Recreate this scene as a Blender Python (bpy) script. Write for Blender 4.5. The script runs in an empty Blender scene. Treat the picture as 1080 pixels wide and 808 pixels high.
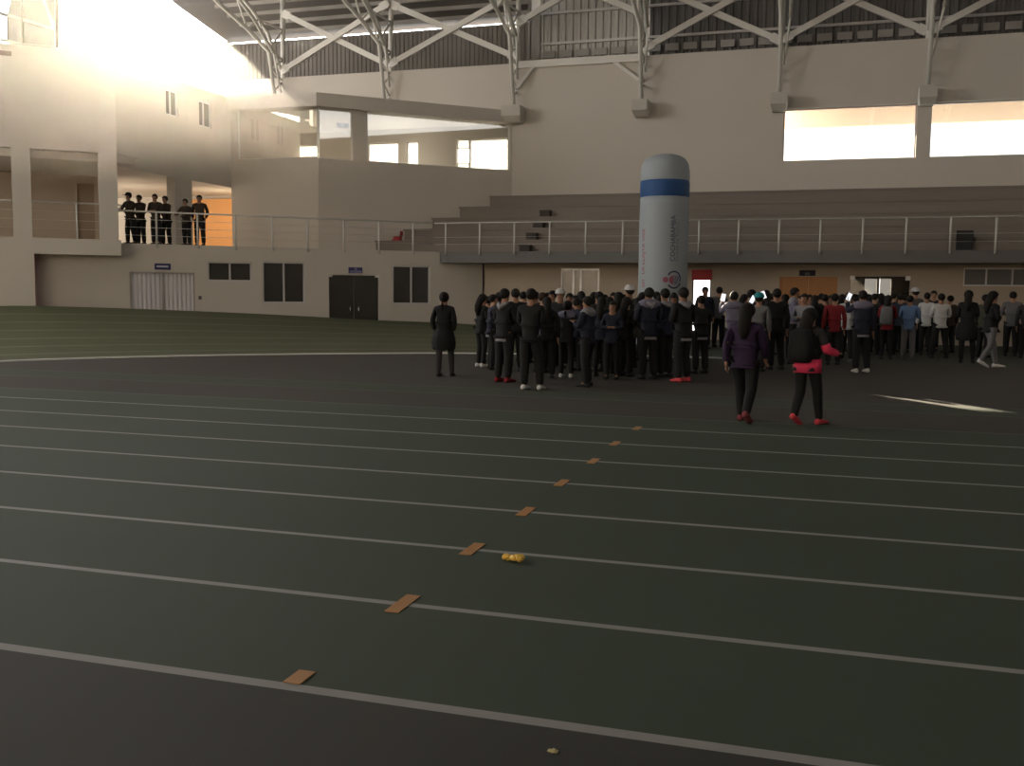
import bpy, bmesh, math, random
from mathutils import Vector, Matrix
from math import sin, cos, tan, radians, pi, atan
random.seed(7)
SC = bpy.context.scene
COL = SC.collection

# ------------------------------------------------------------------ camera
CAM_F, CAM_H = 1040.0, 1.65
TH, PI_, RO = radians(17.0), atan(96 / 1040), 0.0094
FW = Vector((-sin(TH) * cos(PI_), cos(TH) * cos(PI_), -sin(PI_)))
R0 = Vector((cos(TH), sin(TH), 0)); U0 = R0.cross(FW)
RT = cos(RO) * R0 + sin(RO) * U0; UP = cos(RO) * U0 - sin(RO) * R0
CP = Vector((0, 0, CAM_H))
cd = bpy.data.cameras.new('camera'); cam = bpy.data.objects.new('camera', cd); COL.objects.link(cam)
cd.sensor_width = 36; cd.lens = CAM_F / 1080 * 36; cd.clip_end = 500
cam.matrix_world = Matrix((( RT.x, UP.x, -FW.x, 0), (RT.y, UP.y, -FW.y, 0), (RT.z, UP.z, -FW.z, CAM_H), (0, 0, 0, 1)))
SC.camera = cam
SC.view_settings.view_transform = 'Standard'; SC.view_settings.look = 'None'
SC.view_settings.gamma = 1; SC.view_settings.use_curve_mapping = False
SC.view_settings.exposure = 0.0
SC.cycles.use_denoising = True
SC.cycles.max_bounces = 8; SC.cycles.diffuse_bounces = 5; SC.cycles.transparent_max_bounces = 12
SC.cycles.sample_clamp_indirect = 4.0; SC.cycles.caustics_reflective = False; SC.cycles.caustics_refractive = False
SC.cycles.volume_bounces = 0

# ------------------------------------------------------------------ sky, sun, daylight, added fills
SUN_AZ, SUN_EL = radians(34.6), radians(14.4)
SUN_DIR = Vector((-sin(SUN_AZ) * cos(SUN_EL), cos(SUN_AZ) * cos(SUN_EL), sin(SUN_EL)))
HAZE = 0.00030; SKY = 2.6; SUN_STRENGTH = 46.0
w = bpy.data.worlds.new('sky'); SC.world = w; w.use_nodes = True
nt = w.node_tree; nt.nodes.clear()
def N(t, **k):
    n = nt.nodes.new(t)
    for a, b in k.items(): setattr(n, a, b)
    return n
out = N('ShaderNodeOutputWorld'); bg = N('ShaderNodeBackground'); tc = N('ShaderNodeTexCoord')
dot = N('ShaderNodeVectorMath', operation='DOT_PRODUCT'); dot.inputs[1].default_value = SUN_DIR
nt.links.new(tc.outputs['Generated'], dot.inputs[0])
mx = N('ShaderNodeMath', operation='MAXIMUM'); mx.inputs[1].default_value = 0; nt.links.new(dot.outputs['Value'], mx.inputs[0])
pw = N('ShaderNodeMath', operation='POWER'); pw.inputs[1].default_value = 60; nt.links.new(mx.outputs[0], pw.inputs[0])
ml = N('ShaderNodeMath', operation='MULTIPLY_ADD'); ml.inputs[1].default_value = 22; ml.inputs[2].default_value = SKY
nt.links.new(pw.outputs[0], ml.inputs[0]); nt.links.new(ml.outputs[0], bg.inputs['Strength'])
bg.inputs['Color'].default_value = (1.0, 0.97, 0.93, 1); nt.links.new(bg.outputs[0], out.inputs[0])
def lamp(name, kind, energy, color, loc=(0, 0, 0), direction=None, **k):
    d = bpy.data.lights.new(name, kind); d.energy = energy; d.color = color
    o = bpy.data.objects.new(name, d); COL.objects.link(o); o.location = loc
    if direction is not None: o.rotation_euler = Vector(direction).to_track_quat('-Z', 'Y').to_euler()
    for a, b in k.items(): setattr(d, a, b)
    return o
lamp('sun', 'SUN', SUN_STRENGTH, (1.0, 0.86, 0.68), direction=-SUN_DIR, angle=radians(0.3))
# daylight of the tall side glazing of the hall (left end, out of frame)
lamp('left_glazing_daylight', 'AREA', 1900, (1.0, 0.95, 0.89), (-33.2, 17, 10.5), (1, 0.35, -0.12), shape='RECTANGLE', size=9, size_y=4)
lamp('roof_fill', 'AREA', 260, (1.0, 0.96, 0.9), (-18, 16, 17.5), (0, 0, -1), shape='RECTANGLE', size=26, size_y=8)  # fill under the closed roof, added to raise the hall's brightness

lamp('back_fill', 'AREA', 600, (1.0, 0.94, 0.86), (-18, -15.2, 10), (0.1, 1, -0.05), shape='RECTANGLE', size=22, size_y=4)  # unseen fill added behind the camera to lift the facing walls
lamp('glazed_room_fill', 'POINT', 60, (1.0, .93, .82), (-16.9, 38.6, 6.86), shadow_soft_size=.15)  # unseen point below the sightline, added to brighten the room
# ------------------------------------------------------------------ helpers
def ray(px, py): return FW + RT * ((px - 540) / CAM_F) - UP * ((py - 404) / CAM_F)
def gz(px, py, z=0.0):
    d = ray(px, py); return CP + d * ((z - CAM_H) / d.z)
def vp(px, py, a, n):
    d = ray(px, py); n = Vector((n[0], n[1])); t = (Vector(a[:2]) - CP.xy).dot(n) / d.xy.dot(n); return CP + d * t
def yp(px, py, Y): return vp(px, py, (0, Y), (0, 1))
def xp(px, py, X): return vp(px, py, (X, 0), (1, 0))

MATS = {}
def mat(name, color, rough=0.8, metal=0.0, noise=0.0, scale=3.0, spec=0.3, emit=None, stretch=None):
    if name in MATS: return MATS[name]
    m = bpy.data.materials.new(name); m.use_nodes = True; t = m.node_tree; b = t.nodes['Principled BSDF']
    b.inputs['Roughness'].default_value = rough; b.inputs['Metallic'].default_value = metal
    b.inputs['Specular IOR Level'].default_value = spec
    b.inputs['Base Color'].default_value = (*color, 1)
    if noise:
        c = t.nodes.new('ShaderNodeTexCoord'); n = t.nodes.new('ShaderNodeTexNoise'); n.inputs['Scale'].default_value = scale
        n.inputs['Detail'].default_value = 5; n.inputs['Roughness'].default_value = .6
        src = c.outputs['Object']
        if stretch:
            mp = t.nodes.new('ShaderNodeMapping'); mp.inputs['Scale'].default_value = stretch
            t.links.new(src, mp.inputs[0]); src = mp.outputs[0]
        t.links.new(src, n.inputs['Vector'])
        r = t.nodes.new('ShaderNodeMix'); r.data_type = 'RGBA'
        r.inputs[6].default_value = (*[max(0, v * (1 - noise)) for v in color], 1)
        r.inputs[7].default_value = (*[min(1, v * (1 + noise)) for v in color], 1)
        t.links.new(n.outputs['Fac'], r.inputs[0]); t.links.new(r.outputs[2], b.inputs['Base Color'])
        bu = t.nodes.new('ShaderNodeBump'); bu.inputs['Strength'].default_value = .08; bu.inputs['Distance'].default_value = .02
        t.links.new(n.outputs['Fac'], bu.inputs['Height']); t.links.new(bu.outputs[0], b.inputs['Normal'])
    if emit:
        b.inputs['Emission Color'].default_value = (*emit[:3], 1); b.inputs['Emission Strength'].default_value = emit[3]
    MATS[name] = m; return m
def glass(name, tint, refl, rough=0.02):
    m = bpy.data.materials.new(name); m.use_nodes = True; t = m.node_tree; t.nodes.clear()
    o = t.nodes.new('ShaderNodeOutputMaterial'); mi = t.nodes.new('ShaderNodeMixShader')
    tr = t.nodes.new('ShaderNodeBsdfTransparent'); tr.inputs[0].default_value = (*tint, 1)
    gl = t.nodes.new('ShaderNodeBsdfGlossy'); gl.inputs['Roughness'].default_value = rough
    gl.inputs['Color'].default_value = (.95, .95, .95, 1)
    lw = t.nodes.new('ShaderNodeLayerWeight'); lw.inputs[0].default_value = .5
    pq = t.nodes.new('ShaderNodeMath'); pq.operation = 'POWER'; pq.inputs[1].default_value = 4; t.links.new(lw.outputs['Facing'], pq.inputs[0])
    mr = t.nodes.new('ShaderNodeMapRange'); mr.inputs[3].default_value = refl; mr.inputs[4].default_value = .9
    t.links.new(pq.outputs[0], mr.inputs[0]); t.links.new(mr.outputs[0], mi.inputs[0])
    t.links.new(tr.outputs[0], mi.inputs[1]); t.links.new(gl.outputs[0], mi.inputs[2]); t.links.new(mi.outputs[0], o.inputs[0])
    MATS[name] = m; return m
def frosted(name, color):
    m = bpy.data.materials.new(name); m.use_nodes = True; t = m.node_tree; t.nodes.clear()
    o = t.nodes.new('ShaderNodeOutputMaterial'); mi = t.nodes.new('ShaderNodeMixShader'); mi.inputs[0].default_value = .35
    tr = t.nodes.new('ShaderNodeBsdfTranslucent'); tr.inputs[0].default_value = (*color, 1)
    df = t.nodes.new('ShaderNodeBsdfDiffuse'); df.inputs[0].default_value = (*color, 1)
    t.links.new(tr.outputs[0], mi.inputs[1]); t.links.new(df.outputs[0], mi.inputs[2]); t.links.new(mi.outputs[0], o.inputs[0])
    MATS[name] = m; return m

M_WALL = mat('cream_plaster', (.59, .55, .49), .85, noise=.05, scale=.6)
M_WALLD = mat('grey_cream_plaster', (.60, .56, .505), .85, noise=.05, scale=.7)
M_FAR = mat('dull_brown_plaster', (.25, .22, .19), .9)
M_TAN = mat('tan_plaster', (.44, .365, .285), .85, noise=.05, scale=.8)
M_DECK = mat('grey_painted_fascia', (.16, .155, .15), .7, noise=.08)
M_BLEACH = mat('brown_grey_concrete', (.235, .205, .18), .85, noise=.18, scale=1.2, stretch=(.25, 1, 2))
M_CORB = mat('concrete', (.52, .49, .44), .8, noise=.08)
M_TRUSS = mat('white_painted_steel', (.74, .72, .67), .45, noise=.03)
M_ALU = mat('aluminium', (.62, .61, .60), .4, metal=.3)
M_RAIL = mat('galvanised_rail', (.66, .65, .62), .45, metal=.2)
M_ROOF = mat('roof_sheet', (.17, .155, .14), .6, noise=.1)
M_CLAD = mat('corrugated_sheet', (.30, .28, .26), .45, metal=.2, noise=.06)
M_DARKG = mat('dark_window_glass', (.06, .056, .05), .12, spec=.6)  # base lightened to hold the grey reflections in the panes
M_GREEN = mat('green_track', (.047, .066, .047), .8, noise=.12, scale=.8)
M_GREEN2 = mat('green_track_bank', (.085, .092, .05), .85, noise=.16, scale=.8)
M_DARK = mat('dark_track', (.044, .044, .040), .8, noise=.14, scale=.7)
M_BROWN = mat('brown_infield', (.055, .049, .043), .85, noise=.12, scale=.7)
M_LINE = mat('line_paint', (.27, .27, .26), .7, noise=.15, scale=6)
M_LINEF = mat('faded_line_paint', (.12, .13, .11), .8, noise=.2, scale=5)
M_CURB = mat('white_curb', (.62, .62, .60), .6)
M_TAPE = mat('orange_tape', (.40, .20, .075), .6)
M_GLASS = glass('clear_glass', (.93, .94, .93), .10)
M_FROST = frosted('frosted_glass', (.8, .8, .78))
M_FROSTG = frosted('grey_frosted_glass', (.12, .118, .115))
M_WOOD = mat('orange_wood', (.42, .19, .07), .5, noise=.2, scale=2, stretch=(6, 6, .6))
M_ORANGE = mat('orange_wall_paint', (.80, .42, .17), .8)
M_BLUE = mat('royal_blue', (.025, .085, .24), .6)
M_SIGN = mat('sign_blue', (.035, .035, .13), .5)
M_SIGNW = mat('sign_white', (.6, .6, .66), .5)
M_RED = mat('red_paint', (.42, .03, .035), .5)
M_INFL = mat('inflatable_white', (.33, .37, .40), .6, noise=.03)
M_BLK = mat('black_plastic', (.012, .012, .013), .5)
M_CHROME = mat('chrome', (.85, .85, .85), .2, metal=1)

class MB:
    def __init__(s): s.v = []; s.f = []; s.m = []; s.sm = []
    def add(s, vs, fs, mi=0, sm=False):
        b = len(s.v); s.v += [tuple(v) for v in vs]
        for f in fs: s.f.append([b + i for i in f]); s.m.append(mi); s.sm.append(sm)
    def quad(s, a, b, c, d, mi=0): s.add([a, b, c, d], [(0, 1, 2, 3)], mi)
    def hexa(s, p, mi=0):   # 8 pts: bottom 4, top 4
        s.add(p, [(3, 2, 1, 0), (4, 5, 6, 7), (0, 1, 5, 4), (1, 2, 6, 5), (2, 3, 7, 6), (3, 0, 4, 7)], mi)
    def box(s, x0, x1, y0, y1, z0, z1, mi=0):
        s.hexa([(x0, y0, z0), (x1, y0, z0), (x1, y1, z0), (x0, y1, z0), (x0, y0, z1), (x1, y0, z1), (x1, y1, z1), (x0, y1, z1)], mi)
    def beam(s, p, q, w, h, mi=0, up=(0, 0, 1)):
        p = Vector(p); q = Vector(q); d = (q - p).normalized(); upv = Vector(up)
        if abs(d.dot(upv)) > .99: upv = Vector((0, 1, 0))
        a = d.cross(upv).normalized() * (w / 2); b = a.cross(d).normalized() * (h / 2)
        s.hexa([p - a - b, p + a - b, q + a - b, q - a - b, p - a + b, p + a + b, q + a + b, q - a + b], mi)
    def tube(s, pts, r, n=8, mi=0, cap=True, rs=None):
        pts = [Vector(p) for p in pts]; rings = []
        ref = None
        for i, p in enumerate(pts):
            d = (pts[min(i + 1, len(pts) - 1)] - pts[max(i - 1, 0)]).normalized()
            if ref is None: ref = Vector((0, 0, 1)) if abs(d.z) < .9 else Vector((0, 1, 0))
            a = d.cross(ref).normalized(); b = a.cross(d).normalized(); rr = rs[i] if rs else r
            rings.append([p + (a * cos(2 * pi * k / n) + b * sin(2 * pi * k / n)) * rr for k in range(n)])
        vs = [v for g in rings for v in g]; fs = []
        for i in range(len(pts) - 1):
            for k in range(n): fs.append((i * n + k, i * n + (k + 1) % n, (i + 1) * n + (k + 1) % n, (i + 1) * n + k))
        if cap: fs += [tuple(range(n - 1, -1, -1)), tuple((len(pts) - 1) * n + k for k in range(n))]
        s.add(vs, fs, mi, True)
    def lathe(s, c, prof, n=32, mi=0, mis=None):
        vs = []; 
        for r, z in prof: vs += [(c[0] + r * cos(2 * pi * k / n), c[1] + r * sin(2 * pi * k / n), c[2] + z) for k in range(n)]
        for i in range(len(prof) - 1):
            b = i * n
            s.add(vs[b:b + 2 * n], [(k, (k + 1) % n, n + (k + 1) % n, n + k) for k in range(n)], mis[i] if mis else mi, True)
        s.add(vs[-n:], [tuple(range(n))], mi)
    def prism(s, poly, z0, z1, mi=0):
        n = len(poly); vs = [(p[0], p[1], z0) for p in poly] + [(p[0], p[1], z1) for p in poly]
        s.add(vs, [tuple(range(n - 1, -1, -1)), tuple(range(n, 2 * n))] + [(i, (i + 1) % n, n + (i + 1) % n, n + i) for i in range(n)], mi)
    def build(s, name, mats, parent=None, loc=None, merge=True):
        me = bpy.data.meshes.new(name); me.from_pydata(s.v, [], s.f)
        for m in (mats if isinstance(mats, (list, tuple)) else [mats]): me.materials.append(m)
        for p, mi, sm in zip(me.polygons, s.m, s.sm): p.material_index = mi; p.use_smooth = sm
        if merge:
            bm = bmesh.new(); bm.from_mesh(me); bmesh.ops.remove_doubles(bm, verts=bm.verts, dist=1e-5)
            bmesh.ops.recalc_face_normals(bm, faces=bm.faces)
            bm.to_mesh(me); bm.free()
        me.update()
        o = bpy.data.objects.new(name, me); COL.objects.link(o)
        if parent is not None: o.parent = parent; o.matrix_parent_inverse = Matrix.Identity(4)
        if loc: o.location = loc
        return o
def structure(o, label=None):
    o['kind'] = 'structure'
    if label: o['label'] = label
    return o
def tag(o, label, cat, group=None, kind=None):
    o['label'] = label; o['category'] = cat
    if group: o['group'] = group
    if kind: o['kind'] = kind
    return o
def empty(name, loc=(0, 0, 0), rz=0.0):
    o = bpy.data.objects.new(name, None); COL.objects.link(o); o.location = loc; o.rotation_euler = (0, 0, rz)
    o.empty_display_size = .2; return o

class Line:            # a wall plane in plan: origin p, unit direction d, normal n pointing away from the hall
    def __init__(s, p, ang): 
        s.p = Vector(p); s.d = Vector((cos(radians(ang)), sin(radians(ang)))); s.n = Vector((-s.d.y, s.d.x))
    def at(s, t, off=0.0, z=0.0):
        q = s.p + s.d * t + s.n * off; return Vector((q.x, q.y, z))
    def px(s, px, py, off=0.0):
        v = vp(px, py, s.p + s.n * off, s.n); return (v.xy - s.p).dot(s.d), v.z
def wall(name, L, t0, t1, z0, z1, thick, openings=(), m=M_WALL, off=0.0, parent=None):
    ts = sorted({t0, t1, *[max(t0, min(t1, o[i])) for o in openings for i in (0, 1)]})
    zs = sorted({z0, z1, *[max(z0, min(z1, o[i])) for o in openings for i in (2, 3)]})
    b = MB(); solid = {}
    for i in range(len(ts) - 1):
        for j in range(len(zs) - 1):
            c, d = (ts[i] + ts[i + 1]) / 2, (zs[j] + zs[j + 1]) / 2
            solid[i, j] = not any(o[0] < c < o[1] and o[2] < d < o[3] for o in openings)
    P = lambda t, z, o: L.at(t, off + o, z)
    for (i, j), sld in solid.items():
        if not sld: continue
        a, c, e, g = ts[i], ts[i + 1], zs[j], zs[j + 1]
        b.quad(P(a, e, 0), P(c, e, 0), P(c, g, 0), P(a, g, 0)); b.quad(P(a, e, thick), P(a, g, thick), P(c, g, thick), P(c, e, thick))
        if not solid.get((i - 1, j)): b.quad(P(a, e, 0), P(a, g, 0), P(a, g, thick), P(a, e, thick))
        if not solid.get((i + 1, j)): b.quad(P(c, e, 0), P(c, e, thick), P(c, g, thick), P(c, g, 0))
        if not solid.get((i, j - 1)): b.quad(P(a, e, 0), P(a, e, thick), P(c, e, thick), P(c, e, 0))
        if not solid.get((i, j + 1)): b.quad(P(a, g, 0), P(c, g, 0), P(c, g, thick), P(a, g, thick))
    o = b.build(name, m, parent)
    if parent is None: structure(o)
    return o

DZ, DSOFF = 3.13, 2.72            # deck level and its underside
YL, YF, YM = 36.15, 34.85, 40.15  # lower wall, deck front, main wall
LD = Line((-12.24, YL), 42)       # oblique ground floor wall (t=0 at its right end)
LC = Line((-12.37, YM), 42)       # oblique upper wall with the glazed room
LL = Line((0, YL), 0); LM = Line((0, YM), 0)
C1 = Vector((-18.48, 34.65)); C0X = -22.31
LCL = Line((0, C1.y), 0)
LB = Line((C0X, 0), 90)           # side wall facing right, along Y
XR, XL_, YB = 24.0, -34.0, -16.0

# ------------------------------------------------------------------ floor
fl = MB()
ys = [(-16, 3.49, 2)]
lines = [3.54, 4.70, 5.87, 7.03, 8.21, 9.40, 10.60, 11.90]
prev = 3.49
for k, y in enumerate(lines):
    h = .028 if k else .034
    if k: ys.append((prev, y - h, 0))
    ys.append((y - h, y + h, 1)); prev = y + h
ys[0] = (-16, 3.54 - .034, 2)
ys += [(prev, 13.02, 0), (13.02, 13.06, 3), (13.06, 14.9, 4), (14.9, 14.93, 3), (14.93, 16.0, 5), (16.0, 16.03, 3), (16.03, 25.4, 4), (25.4, 45.0, 5)]
for a, b, mi in ys:
    xs = [-40, -30, -20, -10, 0, 10, 20, 30]
    for i in range(len(xs) - 1): fl.quad((xs[i], a, 0), (xs[i + 1], a, 0), (xs[i + 1], b, 0), (xs[i], b, 0), mi)
M_GREEN3 = mat('dull_green_track', (.052, .060, .045), .85, noise=.12, scale=.8)
structure(fl.build('floor', [M_GREEN, M_LINE, M_DARK, M_LINEF, M_BROWN, M_GREEN3]), 'indoor running track floor, dark green lanes with white lines')

# tape marks on the lane lines
for i, y in enumerate(lines):
    t = MB(); x = -2.05 + (.02 if i % 2 else 0)
    y0, y1 = (y + .03, y + .17) if i == 0 else (y - .15, y + .15)
    t.box(x - .04, x + .04, y0, y1, .002, .005)
    o = t.build('tape_mark', M_TAPE)
    tag(o, ['short orange tape mark touching the nearest white lane line', 'orange tape strip across the second lane line from the camera',
            'orange tape strip across the third lane line, left of the yellow litter', 'orange tape strip across the fourth lane line from the camera',
            'orange tape strip across the fifth lane line from the camera', 'orange tape strip across the sixth lane line from the camera',
            'orange tape strip across the seventh lane line from the camera', 'tiny orange tape strip on the eighth and farthest lane line'][i], 'tape', 'tape marks on the lane lines')

# yellow crumpled litter
p = gz(541, 592)
bm = bmesh.new()
for cx, cy, r in ((-.045, .01, .03), (0, 0, .026), (.04, .012, .034), (.045, -.02, .02)):
    r_ = bmesh.ops.create_icosphere(bm, subdivisions=2, radius=r)
    for v in r_['verts']:
        k = 1 + .35 * random.uniform(-1, 1); v.co *= k; v.co.z = max(v.co.z * .8 + .022, .001); v.co.x += cx; v.co.y += cy
me = bpy.data.meshes.new('litter'); bm.to_mesh(me); bm.free(); me.materials.append(mat('yellow_wrapper', (.75, .50, .10), .45, noise=.3, scale=30))
o = bpy.data.objects.new('litter', me); COL.objects.link(o); o.location = (p.x, p.y, 0)
tag(o, 'small crumpled yellow wrapper lying on the green track', 'litter')
for (px, py, lb) in ((583, 793, 'tiny pale scrap on the dark floor at the bottom of the photo'),):
    q = gz(px, py); b = MB(); b.box(-.018, .018, -.008, .008, .001, .006); b.box(-.004, .008, -.018, .01, .004, .009)
    tag(b.build('paper_scrap', mat('pale_scrap', (.5, .45, .25)), loc=(q.x, q.y, 0)), lb, 'litter')

# ------------------------------------------------------------------ banked curve
inner = [(-17.5, -8), (-18.4, 0), (-18.8, 8), (-18.3, 13.5), (-17.18, 17.47), (-16.4, 18.9), (-15.5, 20.0), (-14.02, 21.47), (-11.65, 23.2), (-9.13, 24.6), (-5.22, 25.6), (-2.51, 25.68)]
rimv = [(-29, -8, 1.1), (-30, 0, 1.1), (-29.5, 8, 1.1), (-28, 16, 1.1), (-25.9, 21.8, 1.08), (-24.5, 24.2, 1.07), (-23.36, 25.2, 1.07), (-21.47, 26.9, 1.0), (-18.28, 29.77, .82), (-15.03, 32.7, .58), (-12.27, 35.12, .41), (-8.5, 35.75, 0.02)]
def dens(pts, n=5):
    o = []
    for i in range(len(pts) - 1):
        p0, p1, p2, p3 = [Vector(pts[max(0, min(len(pts) - 1, j))]) for j in (i - 1, i, i + 1, i + 2)]
        for k in range(n):
            t = k / n; o.append(.5 * ((2 * p1) + (p2 - p0) * t + (2 * p0 - 5 * p1 + 4 * p2 - p3) * t * t + (3 * p1 - p0 - 3 * p2 + p3) * t ** 3))
    o.append(Vector(pts[-1])); return o
I = dens([(a, b, 0) for a, b in inner]); Rm = dens(rimv)
cuts = [(0, .01, 0)]; pr = 0.012
for k in range(1, 7):
    c = k / 7; cuts.append((pr, c - .003, 0)); cuts.append((c - .003, c + .003, 1)); pr = c + .003
cuts.append((pr, 1, 0))
tv = sorted({c[0] for c in cuts} | {c[1] for c in cuts} | {.06, .18, .3, .43, .56, .68, .81, .93})
bk = MB()
def bpnt(i, t):
    q = I[i].lerp(Rm[i], t); q.z = .006 + Rm[i].z * (t ** 1.5); return q
for i in range(len(I) - 1):
    for a, b in zip(tv, tv[1:]):
        mid = (a + b) / 2; mi = 1 if any(c[2] and c[0] < mid < c[1] for c in cuts) else 0
        bk.quad(bpnt(i, a), bpnt(i + 1, a), bpnt(i + 1, b), bpnt(i, b), mi)
    a, b = bpnt(i, 1), bpnt(i + 1, 1); bk.quad(a, b, (b.x, b.y, 0), (a.x, a.y, 0), 2)
structure(bk.build('floor_banked_curve', [M_GREEN2, mat('bank_line_paint', (.20, .21, .16), .8), M_DARK]), 'raised green banked curve of the track in front of the building')
cb = MB()
cpts = I + [Vector((-1.6, 25.69, 0))]
for i in range(len(cpts) - 1):
    d = (cpts[i + 1] - cpts[i]).normalized(); nrm = Vector((-d.y, d.x, 0)) * .085
    d2 = (cpts[min(i + 2, len(cpts) - 1)] - cpts[i + 1]); d2 = d2.normalized() if d2.length > 1e-6 else d
    n2 = Vector((-d2.y, d2.x, 0)) * .085; h = Vector((0, 0, .03)); 
    cb.hexa([cpts[i] - nrm, cpts[i + 1] - n2, cpts[i + 1] + n2, cpts[i] + nrm, cpts[i] - nrm + h, cpts[i + 1] - n2 + h, cpts[i + 1] + n2 + h, cpts[i] + nrm + h])
structure(cb.build('trim_1', M_CURB), 'white kerb line curving along the inner edge of the far track')

# ------------------------------------------------------------------ ground floor, oblique wall with doors and windows
tA = LD.px(36, 290)[0]                 # where the projecting block starts
def D(px, py): return LD.px(px, py)
def rect(L, x0, y0, x1, y1):
    a = L.px(x0, (y0 + y1) / 2)[0]; b = L.px(x1, (y0 + y1) / 2)[0]; xm = (x0 + x1) / 2
    return [a, b, L.px(xm, y1)[1], L.px(xm, y0)[1]]
gate = rect(LD, 137, 287, 205.5, 320); gate[2] = 0
win_s = rect(LD, 219, 276, 266, 297); win_b = rect(LD, 277, 276, 322, 320)
door_g = rect(LD, 347, 290, 400, 320); door_g[2] = 0
win_r = rect(LD, 414, 280, 454, 321)
wall('wall_oblique_ground', LD, -18.5, 0, 0, DZ - .02, .25, [gate, win_s, win_b, door_g, win_r], M_WALLD)
def window(name, L, r, mull, label, fw=.06, off=.05, back=M_DARKG, fmat=M_ALU, depth=.09, glassm=None):
    root = empty(name); structure(root, label)
    f = MB(); t0, t1, z0, z1 = r
    def bar(a, b, c, d): f.hexa([L.at(a, off, c), L.at(b, off, c), L.at(b, off + depth, c), L.at(a, off + depth, c), L.at(a, off, d), L.at(b, off, d), L.at(b, off + depth, d), L.at(a, off + depth, d)])
    bar(t0, t0 + fw, z0, z1); bar(t1 - fw, t1, z0, z1); bar(t0 + fw, t1 - fw, z0, z0 + fw); bar(t0 + fw, t1 - fw, z1 - fw, z1)
    ms = [t0 + (t1 - t0) * m for m in mull]
    for m in ms: bar(m - fw / 2, m + fw / 2, z0 + fw, z1 - fw)
    f.build('frame', fmat, root)
    ed = [t0] + ms + [t1]
    for a, b in zip(ed, ed[1:]):
        g = MB(); o2 = off + depth * .5
        g.hexa([L.at(a + fw / 2, o2, z0 + fw / 2), L.at(b - fw / 2, o2, z0 + fw / 2), L.at(b - fw / 2, o2 + .012, z0 + fw / 2), L.at(a + fw / 2, o2 + .012, z0 + fw / 2),
                L.at(a + fw / 2, o2, z1 - fw / 2), L.at(b - fw / 2, o2, z1 - fw / 2), L.at(b - fw / 2, o2 + .012, z1 - fw / 2), L.at(a + fw / 2, o2 + .012, z1 - fw / 2)])
        g.build('pane', glassm or back, root)
    return root
window('window_1', LD, win_s, [.5], 'small low two-pane window between the white gate and the large window')
window('window_2', LD, win_b, [.5], 'large dark two-pane window left of the glass door')
window('window_3', LD, win_r, [.5], 'large dark two-pane window right of the glass door')
# corrugated white gate
gr = empty('door_1'); structure(gr, 'white ribbed metal double gate under a small blue sign')
gb = MB(); t0, t1, z0, z1 = gate; n = 56
for k in range(n):
    a = t0 + .05 + (t1 - t0 - .1) * k / n; b = t0 + .05 + (t1 - t0 - .1) * (k + 1) / n; o1, o2 = [(.07, .07), (.07, .09), (.09, .09), (.09, .07)][k % 4]
    gb.quad(LD.at(a, o1, 0.02), LD.at(b, o2, 0.02), LD.at(b, o2, z1 - .05), LD.at(a, o1, z1 - .05))
gb.build('ribbed_sheet', mat('white_lilac_sheet', (.62, .60, .63), .5), gr)
gf = MB()
for a, b, c, d in ((t0, t0 + .05, 0, z1), (t1 - .05, t1, 0, z1), (t0, t1, z1 - .05, z1), ((t0 + t1) / 2 - .03, (t0 + t1) / 2 + .03, 0, z1)):
    gf.hexa([LD.at(a, .02, c), LD.at(b, .02, c), LD.at(b, .12, c), LD.at(a, .12, c), LD.at(a, .02, d), LD.at(b, .02, d), LD.at(b, .12, d), LD.at(a, .12, d)])
gf.build('frame', mat('gate_frame_grey', (.38, .36, .34), .5), gr)
# glass double door
gd = empty('door_2'); structure(gd, 'dark glass double door with chrome corner clamps in the oblique wall')
t0, t1, z0, z1 = door_g; tm = (t0 + t1) / 2
for a, b in ((t0 + .02, tm - .006), (tm + .006, t1 - .02)):
    g = MB(); g.hexa([LD.at(a, .08, .01), LD.at(b, .08, .01), LD.at(b, .095, .01), LD.at(a, .095, .01), LD.at(a, .08, z1 - .02), LD.at(b, .08, z1 - .02), LD.at(b, .095, z1 - .02), LD.at(a, .095, z1 - .02)])
    leaf = g.build('leaf', M_DARKG, gd)
    s = -1 if a < tm - .1 and b < tm else 1
    h = MB(); tt = tm + s * .16
    h.tube([LD.at(tt, .0, .80), LD.at(tt, .0, 1.08)], .022, 8); h.tube([LD.at(tt, .08, .84), LD.at(tt, .0, .84)], .012, 6); h.tube([LD.at(tt, .08, 1.04), LD.at(tt, .0, 1.04)], .012, 6)
    h.build('handle', M_CHROME, leaf)
    c = MB(); e0, e1 = (t0 - .02, t0 + .14) if s < 0 else (t1 - .14, t1 + .02)
    c.hexa([LD.at(e0, .04, z1 - .08), LD.at(e1, .04, z1 - .08), LD.at(e1, .13, z1 - .08), LD.at(e0, .13, z1 - .08), LD.at(e0, .04, z1 + .0), LD.at(e1, .04, z1), LD.at(e1, .13, z1), LD.at(e0, .13, z1)])
    c.build('clamp', mat('bright_clamp', (.9, .9, .88), .3), leaf)
def plate(name, L, r, mats, label, bands=None, off=-.03, text=None, tsz=.08, cat='sign'):
    """Flat sign board hung on a wall: thin box with its lighter band and lettering as relief."""
    root = empty(name, L.at((r[0] + r[1]) / 2, off, r[2])); tag(root, label, cat)
    ang = math.atan2(L.d.y, L.d.x); root.rotation_euler = (0, 0, ang); wd = r[1] - r[0]; ht = r[3] - r[2]
    b = MB(); b.box(-wd / 2, wd / 2, 0, .025, 0, ht); b.build('board', mats[0], root)
    for (x0, x1, z0, z1) in bands or ():
        c = MB(); c.box(-wd / 2 + wd * x0, -wd / 2 + wd * x1, -.006, 0, ht * z0, ht * z1); c.build('band', mats[1], root)
    return root
rs = rect(LD, 163, 278, 180, 284.5)
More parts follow.
